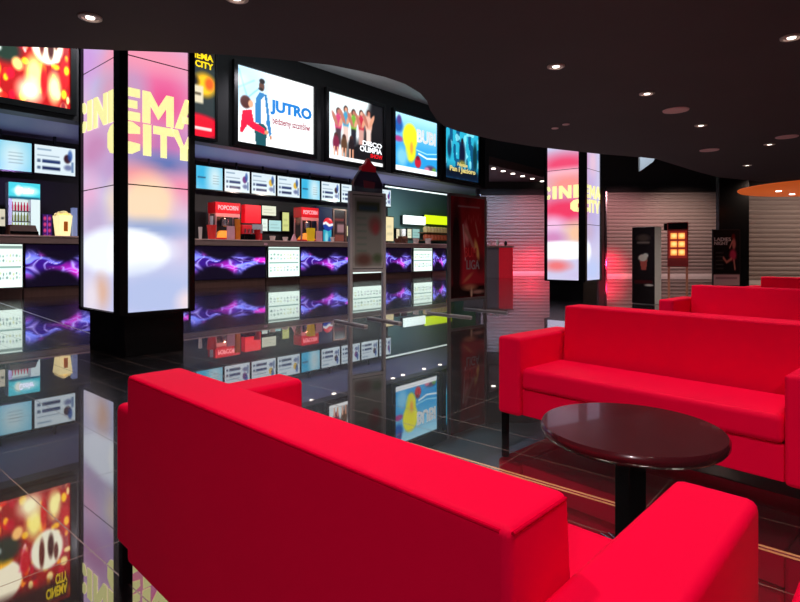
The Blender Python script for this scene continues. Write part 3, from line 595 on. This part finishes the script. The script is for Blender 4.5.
# popcorn machines
def popcorn_machine(u0, u1, v0, label):
    s, x, zb, zt = rect(u0, u1, v0, 240, 20.6); h = zt-ZK
    t = wthing('popcorn_machine', label, 'popcorn machine', s, 20.6, ZK, 'red popcorn machines on the back counter')
    cp = MB().box(-x, x, -.3, .3, h*.74, h).build('canopy', REDP, t, bevel=.015); MB().box(-x*.96, x*.96, -.28, .28, 0, h*.16).build('machine_base', REDP, t)
    m = MB(); [m.box(a-.03, a+.03, b_-.03, b_+.03, h*.16, h*.74) for a in (-x*.93, x*.93) for b_ in (-.25, .25)]; m.build('corner_bars', mat('pink_metal', (190, 130, 130), .3, metal=.6), t)
    MB().box(-x*.9, x*.9, .2, .24, h*.16, h*.74).build('back_panel', DARK, t)
    MB().box(-x*.98, x*.98, -.29, -.25, h*.66, h*.74).build('fringe', mat('fringe', (210, 120, 110), .5), t)
    m = MB().lathe(0, 0, [(.02, h*.42), (.16, h*.45), (.18, h*.62), (.03, h*.64)], 16); m.tube((0, 0, h*.62), (0, 0, h*.74), .02); m.build('kettle', CHROME, t, smooth=True)
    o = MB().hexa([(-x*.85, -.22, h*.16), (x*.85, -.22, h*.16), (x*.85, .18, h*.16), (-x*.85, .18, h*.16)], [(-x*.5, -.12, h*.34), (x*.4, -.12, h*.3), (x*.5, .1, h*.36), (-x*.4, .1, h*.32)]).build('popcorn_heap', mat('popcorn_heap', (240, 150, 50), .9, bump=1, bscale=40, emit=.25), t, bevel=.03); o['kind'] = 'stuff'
    text('POPCORN', -x*.8, x*.8, h*.82, h*.93, mat('pink_letters', (250, 160, 160), .5, emit=.5), cp, y=-.305)
    q = W(s, 20.6-.05, ZK+h*.7); l = bpy.data.lights.new('machine_lamp', 'POINT'); l.energy = 10; l.color = (1, .5, .3); l.shadow_soft_size = .05; o = bpy.data.objects.new('machine_lamp', l); COL.objects.link(o); o.location = q
popcorn_machine(211.5, 236.5, 203, 'red canopy popcorn machine just right of the near lit column')
popcorn_machine(297.5, 314.8, 208, 'red canopy popcorn machine left of the blue cooler')
# red drinks wall
s, x, zb, zt = rect(245, 261, 205, 240, 20.7); h = zt-ZK
t = wthing('drinks_dispenser', 'bright red drinks dispenser between the popcorn machine and wall screens', 'drinks dispenser', s, 20.7, ZK)
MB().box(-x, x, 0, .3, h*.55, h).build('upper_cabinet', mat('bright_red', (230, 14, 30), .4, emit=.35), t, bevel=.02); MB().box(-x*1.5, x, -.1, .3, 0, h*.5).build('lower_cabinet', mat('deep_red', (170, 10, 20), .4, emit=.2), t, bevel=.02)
MB().box(-x*.3, x, -.12, -.1, h*.3, h*.52).build('drip_grille', mat('grey_plastic', (120, 120, 122), .4), t)
m = MB(); [m.box(-x*1.3+i*.18, -x*1.3+i*.18+.05, -.2, -.1, h*.3, h*.4) for i in range(5)]; m.build('taps', CHROME, t)
def wallscreen(u0, u1, v0, v1, base, label):
    P = Pic(12, 10, base); P.rect(.15, .3, .85, .36, [b*.75 for b in base], .03); P.rect(.15, .55, .7, .6, [b*.8 for b in base], .03)
    s, x, zb, zt = rect(u0, u1, v0, v1, 21.7); t = wthing('wall_screen', label, 'screen', s, 21.7, zb); MB().box(-x-.04, x+.04, .01, .15, -.04, zt-zb+.04).build('casing', BLACK, t); show('screen_picture', P, -x, x, 0, zt-zb, LITM, t, y=0)
wallscreen(262, 276, 206, 215.5, (238, 240, 215), 'wide cream screen high on the bar back wall')
wallscreen(262, 267.5, 219, 231, (235, 250, 240), 'narrow white screen low on the wall beside the red dispenser')
wallscreen(269, 281, 220.5, 231, (180, 225, 225), 'pale cyan screen below the wide cream one')
wallscreen(282.5, 289, 212.5, 231, (215, 220, 140), 'tall yellowish screen right of the pale cyan one')
# cooler with round logo
s, x, zb, zt = rect(316.2, 332.5, 207, 241, 20.6); h = zt-ZK
t = wthing('branded_cooler', 'tall navy drinks cooler with red, white and blue round logo', 'cooler', s, 20.6, ZK)
MB().box(-x, x, 0, .4, 0, h).build('cabinet', NAVY, t, bevel=.02)
P = Pic(20, 24, (40, 160, 190)); P.ell(.4, .5, .2, .4, (140, 215, 225), .4); P.ell(.75, .3, .15, .25, (20, 90, 150), .4); show('lit_advert', P, -x*.15, x*.85, .02, h*.42, LITM, t, y=-.006)
n = 20; P = Pic(n, n, (20, 60, 160)); P.poly([(-.1, .62), (.2, .72), (.55, .52), (1.1, .66), (1.1, 1.1), (-.1, 1.1)], (225, 25, 45)); P.stroke([(-.05, .52), (.2, .62), (.55, .42), (1.05, .5)], .1, (245, 248, 250), soft=.2)
R_ = .33; cx_, cz_ = x*.35, h*.56
def disc(U, V):
    a = U*2-1; b_ = V*2-1; X_ = a*np.sqrt(1-b_*b_/2); Y_ = b_*np.sqrt(1-a*a/2); return cx_+R_*X_, -.06-.05*np.sqrt(np.clip(1-X_**2-Y_**2, 0, 1)), cz_+R_*Y_
show('round_logo', P, 0, 0, 0, 0, LITM, t, warp=disc)
MB().box(-.1+cx_, .1+cx_, -.07, 0, cz_-.15, cz_+.15).build('logo_mount', NAVY, t)
s, x, zb, zt = rect(333.5, 346.5, 209, 241, 20.6); h = zt-ZK
t = wthing('pastry_cabinet', 'tall glass cabinet with metal frame right of the blue cooler', 'cabinet', s, 20.6, ZK)
m = MB(); m.box(-x, -x+.06, 0, .06, 0, h); m.box(x-.06, x, 0, .06, 0, h); m.box(-x, x, 0, .06, h-.06, h); m.box(-x, x, 0, .06, 0, .06); m.build('cabinet_frame', mat('bronze', (170, 130, 115), .3, metal=.6), t)
P = Pic(14, 30, (44, 24, 26)); P.rect(.1, .1, .9, .3, (120, 60, 50), .05); P.rect(.3, .36, .9, .6, (150, 110, 115), .05); P.rect(.1, .7, .9, .75, (140, 50, 45), .05); show('lit_shelves', P, -x+.06, x-.06, .06, h-.06, LITM, t, y=.05)
MB().box(-x+.03, x-.03, .06, .3, 0, h-.02).build('cabinet_body', DARK, t)
wallscreen(347, 350, 226, 236, (250, 235, 180), 'small cream glow behind the left post of the sign stand')
# things on the front counter
simple('drink_cup', 'large red and white drink cup right of the near lit column', 'cup', 207.5, 216, 225, 16.2, mat('cup_red', (225, 50, 45), .4, emit=.15), shape='cup')
simple('drink_bottle', 'dark bottle standing behind the red and white cup', 'bottle', 210, 213, 216, 16.45, mat('dark_bottle', (200, 210, 215), .3), shape='cup')
simple('drink_cup', 'small white cup beside the near lit column', 'cup', 198.5, 202, 227, 16.2, CUPW, shape='cup')
simple('price_card', 'pink card standing on the counter below the first popcorn machine', 'card', 227, 234.5, 226, 16.2, PINKW, dep=.05)
simple('snack_carton', 'orange carton beside the pink card on the counter', 'carton', 235.5, 239.5, 219, 16.2, ORNG, dep=.12)
simple('card_terminal', 'low dark payment terminal right of the orange carton', 'payment terminal', 242.5, 253, 234, 16.2, BLACK, dep=.3)
simple('drink_cup', 'red cup below the red dispenser on the counter', 'cup', 254.5, 260, 230, 16.2, REDP, shape='cup')
simple('drink_cup', 'short white cup in front of the wall screens', 'cup', 270, 275, 236, 16.2, CUPW, shape='cup')
simple('drink_cup', 'low cream bowl shaped cup right of the short white cup', 'cup', 283, 287.5, 237, 16.2, CUPW, shape='cup')
simple('table_tent', 'small pink triangular card on the counter', 'card', 291, 296.5, 234, 16.2, PINKW, shape='tri', dep=.08)
simple('popcorn_bucket', 'yellow bucket on the counter below the second popcorn machine', 'bucket', 308, 313.5, 228, 16.2, mat('yellow_card', (245, 200, 30), .5, emit=.15), shape='tub')
simple('price_card', 'pink card standing on the counter left of the blue cooler', 'card', 316, 322, 231, 16.2, PINKW, dep=.05)
simple('paper_cup', 'white paper cup at the foot of the blue cooler', 'cup', 331, 334, 237, 16.2, CUPW, shape='cup')
simple('notice_tag', 'small pink price tag hanging at the counter edge above the display case', 'price tag', 264, 267.5, 243, PF-.075, PINKW, z0=1.36, dep=.01)
# green corner of the bar
s, x, zb, zt = rect(403, 424, 216, 224.5, 21.6)
t = wthing('bar_sign', 'glowing white sign half on the teal wall', 'lit sign', s, 21.6, zb); MB().box(-x, x, -.12, 0, 0, zt-zb).build('lit_face', GLOWW, t); MB().box(-x, x, 0, .2, 0, zt-zb).build('housing', DARK, t)
s, x, zb, zt = rect(424.5, 450, 216, 224.5, 21.6)
t = wthing('bar_sign', 'glowing lime green sign right of the white one', 'lit sign', s, 21.6, zb); MB().box(-x, x, -.12, 0, 0, zt-zb).build('lit_face', GLOWY, t); MB().box(-x, x, 0, .2, 0, zt-zb).build('housing', DARK, t)
wallscreen(386, 393.5, 217, 241, (250, 232, 180), 'tall cream lit panel right of the grey sign stand')
s, x, zb, zt = rect(396.5, 399.5, 230, 239, 21.2); wallscreen(396.5, 399.5, 229, 239, (235, 225, 190), 'slim cream panel on the teal wall')
for u0, u1, l, c in ((407.5, 411.5, 'left white glass door panel below the white sign', (235, 235, 205)), (412.5, 419.5, 'pale teal glass door panel below the white sign', (150, 195, 190))): wallscreen(u0, u1, 229, 238, c, l)
s, x, zb, zt = rect(401, 406.5, 229, 243, 20.6)
t = wthing('coffee_machine', 'dark coffee machine with cream tank left of the door panels', 'coffee machine', s, 20.6, ZK); MB().box(-x, x, -.1, .25, 0, (zt-ZK)*.6).build('body', BRN, t, bevel=.02); MB().lathe(0, .05, [(x*.6, (zt-ZK)*.6), (x*.7, zt-ZK)], 12).build('tank', CUPW, t, smooth=True)
for zi, vv in enumerate((232.5, 240)):
    s, x, zb, zt = rect(424, 449, vv, vv+1, 21.2); zz = zb
    o = MB().box(-x, x, -.2, .65, 0, .05).build('wall_shelf', mat('brown_shelf', (130, 84, 60), .5), loc=W(s, 21.2, zz), rz=TH)
    tag(o, ['upper', 'lower'][zi]+' brown wall shelf below the lime green sign', 'shelf', 'shelves below the lime sign')
    for k in range(8):
        q = Vector(W(s, 21.2, zz+.051))+Vector((D.x, D.y, 0))*(-x+x*2*(k+.5)/8)
        o = MB().lathe(0, 0, [(.14, 0), (.17, .2), (.15, .3), (.05, .36)], 10).build('snack_jar', mat('jar_%d' % zi, [(225, 190, 130), (180, 80, 50)][zi], .5, emit=.12), loc=q, smooth=True)
        tag(o, ['cream', 'rusty'][zi]+' snack jar on the '+['upper', 'lower'][zi]+' brown shelf below the lime sign', 'jar', ['cream', 'rusty'][zi]+' jars on the shelf')
for u_, n_, l in ((397, 'drink_cup', 'small dark cup near the far end of the counter'), (404, 'drink_cup', 'brown cup near the far end of the counter'), (416, 'drink_cup', 'cream cup right of the brown one at the far end'), (428, 'drink_cup', 'last cream cup at the far end of the counter')):
    simple(n_, l, 'cup', u_-2, u_+2, 238.5, 16.2, BRN if 'cream' not in l else CUPW, shape='cup')

# red information desk at the far end
x0, y0 = 3.05, 22.6
t = thing('reception_desk', 'small grey and red desk behind the red poster stand', 'desk', (3.9, 24.2, 0), math.radians(-8))
MB().box(-1.1, .45, 0, .6, 0, 1.34).build('grey_body', mat('desk_grey', (120, 104, 108), .4), t, bevel=.01)
MB().box(.45, 1.05, -.02, .6, 0, 1.34).build('red_end', mat('lit_red_panel', (225, 18, 40), .35, emit=.2), t, bevel=.01)
MB().box(-1.15, 1.1, -.06, .66, 1.34, 1.42).build('desk_top', WORK, t, bevel=.01)
for i, (dx, hh, mm) in enumerate(((-.2, .34, BRN), (.1, .25, PINKW), (.4, .3, CUPW), (.75, .22, BLACK))):
    r = math.radians(-8); q = (3.9+dx*math.cos(r)-.25*math.sin(r), 24.2+dx*math.sin(r)+.25*math.cos(r), 1.421)
    o = MB().lathe(0, 0, [(.05, 0), (.07, hh*.6), (.03, hh)], 10).build('desk_ornament', mm, loc=q, smooth=True); tag(o, ['brown', 'pink', 'white', 'black'][i]+' small item standing on the grey and red desk', 'ornament')

# ============================================================ SIGN STANDS
STEEL = mat('stand_steel', (188, 180, 186), .35, metal=.3)
def bar(m, a, b, wd, z0, z1):
    a = Vector(a); b = Vector(b); d = (b-a).normalized(); n_ = Vector((-d.y, d.x))*wd/2
    return m.hexa([(a.x-n_.x, a.y-n_.y, z0), (b.x-n_.x, b.y-n_.y, z0), (b.x+n_.x, b.y+n_.y, z0), (a.x+n_.x, a.y+n_.y, z0)], [(a.x-n_.x, a.y-n_.y, z1), (b.x-n_.x, b.y-n_.y, z1), (b.x+n_.x, b.y+n_.y, z1), (a.x+n_.x, a.y+n_.y, z1)])
A0 = Vector((-.772, 8.52)); A1 = Vector((-.265, 8.9)); c = (A0+A1)/2; ra = math.atan2(A1.y-A0.y, A1.x-A0.x); wa = (A1-A0).length/2
t = thing('sign_stand', 'freestanding steel sign stand with grey panel and domed cup shaped top', 'sign stand', (c.x, c.y, 0), ra)
MB().box(-wa-.025, -wa+.025, -.03, .03, .03, 2.02).build('post', STEEL, t); MB().box(wa-.025, wa+.025, -.03, .03, .03, 2.02).build('post', STEEL, t)
for sx in (-1, 1): MB().box(sx*wa-.035, sx*wa+.035, -.45, .45, .0, .03).build('foot', STEEL, t, bevel=.008)
P = Pic(40, 70, (165, 160, 160)); P.rect(.06, .03, .94, .97, (128, 126, 124), .03); P.rect(.12, .78, .88, .92, (66, 72, 58), .04); P.rect(.2, .8, .8, .86, (50, 70, 90), .05)
for i in range(6): P.rect(.12, .68-i*.09, .45, .7-i*.09, (90, 110, 100), .03, .7)
P.ell(.72, .6, .2, .12, (130, 60, 60), .4, .7); P.ell(.75, .55, .1, .08, (160, 60, 70), .4, .6); P.ell(.35, .12, .25, .08, (90, 46, 40), .5, .7); P.ell(.8, .14, .15, .06, (60, 80, 50), .5, .7)
show('printed_panel', P, -wa+.03, wa-.03, .86, 2.0, PRINT, t, y=-.03); MB().box(-wa+.025, wa-.025, -.022, .022, .84, 2.02).build('sign_panel', mat('grey_panel', (90, 86, 92), .4), t)
MB().box(-wa+.02, wa-.02, -.035, .035, .80, .845).build('lower_rail', STEEL, t); MB().box(-wa-.02, wa+.02, -.035, .035, 2.02, 2.06).build('upper_rail', STEEL, t)
op = [(-.27, 2.06), (.27, 2.06), (.27, 2.2), (.22, 2.3), (.16, 2.38), (.1, 2.44), (-.1, 2.44), (-.16, 2.38), (-.22, 2.3), (-.27, 2.2)]
MB().prism(op, -.04, .04).build('cup_shaped_board', mat('violet_board', (52, 40, 66), .3, alpha=.9), t, bevel=.01)
MB().prism([(-.09, 2.12), (.1, 2.12), (.12, 2.22), (-.1, 2.24)], -.05, -.04).build('red_motif', mat('dull_red', (130, 50, 70), .5), t)
m = MB().prism([(-.14, 2.38), (.14, 2.38), (.14, 2.46), (.07, 2.52), (.0, 2.60), (-.06, 2.5), (-.13, 2.46)], -.045, .045); m.build('red_top', mat('ruby_board', (170, 14, 34), .4, emit=.1), t, bevel=.01)

B0 = Vector(Pf(449, 315.5)); B1 = Vector(Pf(485, 311.2)); c = (B0+B1)/2; rb = math.atan2(B1.y-B0.y, B1.x-B0.x); wb = (B1-B0).length/2
t = thing('poster_stand', 'freestanding aluminium frame stand holding a dark red film poster', 'poster stand', (c.x, c.y, 0), rb)
zt = 2.16; zl = .24
for sx in (-1, 1): MB().box(sx*wb-.03, sx*wb+.03, -.02, .02, .03, zt).build('post', mat('satin_aluminium', (175, 160, 165), .3, metal=.8), t); MB().box(sx*wb-.03, sx*wb+.03, -.5, .5, 0, .03).build('foot', STEEL, t, bevel=.008)
MB().box(-wb+.03, wb-.03, -.02, .02, zt-.05, zt).build('top_rail', MATS['satin_aluminium'], t); MB().box(-wb+.03, wb-.03, -.02, .02, zl, zl+.05).build('bottom_rail', MATS['satin_aluminium'], t)
P = Pic(70, 130, (165, 30, 44)); P.mix(np.clip(vnoise(P.U, P.V, 6, 2)*1.3-.4, 0, 1)*.6, (22, 8, 10)); P.ell(.7, .72, .3, .22, (205, 28, 36), .6, .8); P.ell(.15, .4, .15, .5, (10, 8, 10), .4, .8); P.rect(.2, .9, .85, .915, (190, 160, 165), .01, .8)
P.ell(.45, .64, .07, .11, (245, 150, 155), .4, rot=.4); P.stroke([(.42, .68), (.55, .6), (.68, .48)], .03, (200, 120, 110)); P.ell(.76, .48, .05, .12, (245, 180, 110), .3, rot=.6); P.stroke([(.35, .72), (.42, .38)], .015, (230, 190, 190), .9); P.stroke([(.72, .75), (.8, .62)], .015, (220, 120, 110))
for i in range(7): P.ell(.45+i*.07, .77+.03*(i % 2), .02, .03, (215, 80, 80), .5, .7)
P.ell(.5, .2, .14, .02, (190, 120, 80), .5, .8, rot=.3); P.rect(0, .0, 1, .12, (30, 8, 10), .05); P.ell(.55, .1, .2, .03, (200, 130, 100), .5, .8); P.ell(.8, .05, .2, .02, (210, 150, 140), .5, .8); P.ell(.6, .04, .03, .05, (200, 160, 140), .5)
show('film_poster', P, -wb+.03, wb-.03, zl+.05, zt-.05, PRINT, t, y=-.012); MB().box(-wb+.03, wb-.03, -.008, .008, zl+.05, zt-.05).build('backing_board', DARK, t)
text('BUM', -wb*.2, wb*.45, 1.02, 1.2, PRD, t, y=-.014, name='red_title', bold=0); text('LIGA', -wb*.1, wb*.62, .80, .97, mat('grey_print', (150, 130, 140), .5), t, y=-.014, name='grey_title', bold=0)

# ============================================================ TOTEMS BY THE SHUTTERS
cx_, cy_ = Pf(651, 304.5); rt = math.radians(-46)
t = thing('display_totem', 'tall black totem with an ice cream picture and pale side', 'totem', (cx_, cy_+.2, 0), rt)
MB().box(-.24, .24, -.18, .18, 0, 1.66).build('totem_body', WHITE, t, bevel=.01)
P = Pic(36, 110, (22, 12, 14)); P.ell(.5, .86, .3, .05, (110, 90, 80), .4, .7); P.rect(.22, .785, .78, .81, (170, 150, 140), .02, .8); P.ell(.5, .6, .3, .03, (40, 14, 16), .3)
P.poly([(.34, .58), (.68, .58), (.62, .44), (.42, .44)], (200, 90, 80)); P.ell(.48, .6, .2, .045, (235, 225, 215), .15); P.ell(.6, .63, .12, .03, (240, 235, 225), .2); P.rect(.1, .27, .9, .3, (110, 20, 26), .05); P.ell(.75, .245, .2, .014, (210, 200, 195), .3)
show('printed_front', P, -.24, .24, .01, 1.655, PRINT, t, y=-.186)
cx_, cy_ = Pf(680, 300); cy_ += .1
t = thing('ticket_machine', 'red and orange lit dispenser on two thin legs right of the black totem', 'dispenser', (cx_, cy_, 0), math.radians(-28))
MB().box(-.22, .22, -.12, .12, .78, 1.82).build('cabinet', mat('red_metal', (170, 50, 44), .4), t, bevel=.01)
for sx in (-.19, .19): MB().box(sx-.025, sx+.025, -.04, .04, .02, .78).build('leg', mat('copper_leg', (220, 160, 130), .3, metal=.5), t)
MB().box(-.24, .24, -.15, .15, 0, .02).build('base_plate', CHROME, t)
P = Pic(30, 46, (110, 24, 20))
for i in range(2):
    for j in range(3): P.rect(.1+.43*i, .1+.3*j, .46+.43*i, .32+.3*j, (250, 150, 70), .03); P.ell(.3+.42*i, .22+.3*j, .14, .07, (255, 205, 120), .4)
show('lit_window', P, -.19, .19, .98, 1.62, LIT, t, y=-.125); MB().box(-.2, .2, -.13, -.12, 1.66, 1.8).build('header_sign', BLACK, t)
MB().box(-.30, -.22, -.05, .05, 1.64, 1.80).build('side_camera', BLACK, t)
MB().box(-.2, .2, -.14, -.12, .80, .93).build('slot_panel', mat('red_slot', (150, 34, 38), .4), t)
cx_, cy_ = Pf(726, 287)
t = thing('advert_banner', 'dark banner with a woman in pink standing before the black pillar', 'banner', (cx_, cy_, 0), 0)
k = cy_/F; wq = 13.7*k; zt_ = H+23.5*k
MB().box(-wq, wq, -.03, .03, .03, zt_).build('banner_board', DARK, t); MB().box(-wq, wq, -.15, .15, 0, .03).build('base_bar', CHROME, t)
P = Pic(50, 80, (30, 26, 32)); P.rect(0, 0, 1, .2, (214, 190, 200), .01); P.rect(.08, .12, .9, .15, (120, 90, 110), .02, .7); [P.rect(.08, .3+.07*i, .38, .32+.07*i, (90, 100, 100), .02, .7) for i in range(5)]
P.ell(.76, .88, .06, .05, (120, 30, 30), .3); P.ell(.78, .75, .07, .1, (200, 120, 120), .3); P.ell(.74, .55, .13, .1, (200, 60, 100), .3); P.stroke([(.68, .48), (.5, .42), (.38, .5)], .025, (210, 140, 130)); P.stroke([(.78, .45), (.82, .3)], .025, (210, 140, 130)); P.stroke([(.72, .8), (.62, .68)], .02, (210, 140, 130))
show('printed_front', P, -wq+.02, wq-.02, .05, zt_-.02, PRINT, t, y=-.034)
text('LADIES', -wq*.9, wq*.3, zt_*.80, zt_*.86, PWL, t, y=-.036, bold=.01); text('NIGHT', -wq*.9, wq*.1, zt_*.73, zt_*.79, PWL, t, y=-.036, bold=.01)

# ============================================================ SOFAS
def sofa(label, loc, rz, inner=1.32, bz=.74, arm=.155, dep=.675):
    t = thing('sofa', label, 'sofa', (loc[0], loc[1], 0), rz, 'red lounge sofas'); x = inner/2; y0 = -dep/2; y1 = dep/2
    bt = .175; zb = .142
    m = MB(); m.hexa([(-x+.002, y1-bt-.05, .40), (x-.002, y1-bt-.05, .40), (x-.002, y1-.005, .40), (-x+.002, y1-.005, .40)],
                     [(-x+.002, y1-bt, bz), (x-.002, y1-bt, bz), (x-.002, y1, bz), (-x+.002, y1, bz)])
    m = MB(); 
    # backrest: full height panel with a gently leaning front
    m.prism([(0, 0)]*0 or [(-x+.002, zb), (x-.002, zb), (x-.002, bz), (-x+.002, bz)], y1-bt, y1)
    for i, v in enumerate(m.v):
        if v[1] < y1-.01 and v[2] < .3: m.v[i] = (v[0], v[1]-.05, v[2])
    br_ = m.build('backrest', REDF, t, bevel=.016, seg=3)
    for s_ in (-1, 1):
        a0, a1 = (x, x+arm) if s_ > 0 else (-x-arm, -x)
        MB().box(a0, a1, y0, y1-.025, zb-.005, .60).build('armrest', REDF, t, bevel=.022, seg=3)
    MB().box(-x+.002, x-.002, y0+.012, y1-bt-.055, .30, .425).build('seat_cushion', REDF, t, bevel=.03, seg=4)
    MB().box(-x+.002, x-.002, y0+.03, y1-bt-.055, zb, .298).build('seat_base', REDF, t, bevel=.008)
    pp = MB()
    for zz, yy in ((bz-.008, y1-.004), ):
        pp.tube((-x+.02, yy, zz), (x-.02, yy, zz), .0035)
    for s_ in (-1, 1):
        pp.tube((s_*(x-.003), y1-bt+.012, bz-.008), (s_*(x-.003), y1-.01, bz-.008), .003)
    pp.build('piping', mat('dark_red_piping', (200, 0, 44), .9, spec=0), br_)
    for a in (-1, 1):
        for b_ in (-1, 1): cx0 = a*(x+arm*.86); cy0 = b_*(dep/2-.05); MB().box(cx0-.016, cx0+.016, cy0-.016, cy0+.016, 0, zb-.004).build('leg', BLACK, t)
    return t
sofa('nearest red sofa, seen from behind with its back to the camera', (-.116, 1.469), math.atan2(.692, -.722), inner=1.385, bz=.722, arm=.163)
r2 = math.atan2(-.733, .68)
c2 = (1.386, 2.973)
sofa('red three seat sofa facing the round black table', c2, r2, inner=1.30, bz=.76)
sofa('red sofa in the row directly behind the one facing the table', (c2[0]+2.27, c2[1]+2.54), r2, inner=1.5, bz=.74)
sofa('farthest red sofa, brightest, at the right edge before the shutter', (c2[0]+4.48, c2[1]+4.72), r2, inner=1.5, bz=.74)
sofa('red sofa mostly cut off at the bottom right corner', (1.166, .24), math.atan2(.692, -.722), inner=1.334, bz=.722)

# ============================================================ TABLE
t = thing('pedestal_table', 'low round table with dark glossy top and black pedestal between the sofas', 'table', (.80, 1.91, 0))
MB().lathe(0, 0, [(.27, .455), (.292, .461), (.302, .475), (.302, .49), (.296, .5)], 72).build('tabletop', TABLE, t, smooth=True)
MB().lathe(0, 0, [(.16, .435), (.2, .4545)], 24).build('support_plate', BLACK, t)
MB().box(-.036, .036, -.036, .036, .05, .435).build('pedestal', BLACK, t, rz=math.radians(20), bevel=.003)
m = MB().lathe(0, 0, [(.2, 0), (.205, .012), (.19, .03), (.07, .05)], 48); m.build('foot', BLACK, t, smooth=True)
m = MB()
for i in range(40): a = 2*math.pi*i/40; m.tube((.1*math.cos(a), .1*math.sin(a), .046), (.195*math.cos(a), .195*math.sin(a), .028), .0035, 5)
m.build('foot_ribs', CHROME, t)

# ============================================================ CEILING FIXTURES
def downlight(x, y, r, label, lit=True):
    t = thing('downlight', label, 'downlight', (x, y, CZ), 0, 'recessed downlights in the dark ceiling')
    m = MB(); n = 28
    prof = [(r*1.35, 0), (r*1.32, -.012), (r*.95, -.016), (r*.9, 0)]
    vs = []; fs = []
    for i in range(n):
        a = 2*math.pi*i/n
        for q, z in prof: vs.append((q*math.cos(a), q*math.sin(a), z-.001))
    for i in range(n):
        for k in range(3): fs.append((i*4+k, i*4+k+1, ((i+1) % n)*4+k+1, ((i+1) % n)*4+k))
    m.add(vs, fs).build('trim_ring', mat('ring_paint', (205, 180, 175), .4), t, smooth=True)
    rf = MB().lathe(0, 0, [(r*.9, -.004), (r*.9, -.001)], 20).build('reflector', mat('reflector', (150, 130, 130), .3), t)
    MB().lathe(0, 0, [(r*.5, -.012), (r*.5, -.005)], 20).build('lamp_bulb', WLAMP, rf)
for (x, y), l in zip(LAMPS, ('downlight alone at top left above the near lit column', 'downlight at the top edge of the picture above the counter', 'downlight at the far right edge, highest of those on the right', 'downlight nearest the centre of the picture', 'downlight second in the line of small ones from the centre to the right', 'downlight third in the line, left of the oval grilles', 'small downlight beside the rightmost pale grille', 'small downlight nearest the orange disc')):
    downlight(x, y, .062, l)
for x, y, l in ((3.47, 6.92, 'flat round ceiling grille left of the third downlight'), (5.4, 9.6, 'flat round ceiling grille farthest back'), (5.98, 8.5, 'flat round ceiling grille at the right edge')):
    o = MB().lathe(0, 0, [(.15, -.012), (.155, -.001)], 28).build('ceiling_grille', DISCM, loc=(x, y, CZ)); tag(o, l, 'ceiling grille')
for i, (u, v) in enumerate(((555, 128), (566, 124))):
    Y = (CZ-H)*F/(HV-v); o = MB().lathe(0, 0, [(.05, -.01), (.05, -.001)], 14).build('ceiling_sensor', DISCM, loc=((u-400)/F*Y, Y, CZ)); tag(o, ['small round ceiling sensor left of its twin near the far column', 'small round ceiling sensor right of its twin near the far column'][i], 'sensor')
for i in range(6):
    u = 493.5+9.7*i; v = 168.3+2.55*i; Y = (4.93-H)*F/(HV-v); X = (u-400)/F*Y
    o = MB().lathe(0, 0, [(.10, -.03), (.10, -.001)], 12).build('bulkhead_lamp', WLAMP, loc=(X, Y, 4.93)); tag(o, 'small round lamp in the row under the bulkhead left of the far column', 'ceiling lamp', 'row of six bulkhead lamps')
# orange disc over the right shutter, its lit look put into the material
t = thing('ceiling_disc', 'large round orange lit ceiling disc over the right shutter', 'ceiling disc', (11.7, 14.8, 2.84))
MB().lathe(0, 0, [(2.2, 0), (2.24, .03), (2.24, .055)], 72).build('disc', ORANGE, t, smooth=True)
for a, b_ in ((-1.1, .6), (-.15, 1.4)): MB().lathe(a, b_, [(.07, -.02), (.07, -.001)], 14).build('disc_lamp', WLAMP, t)
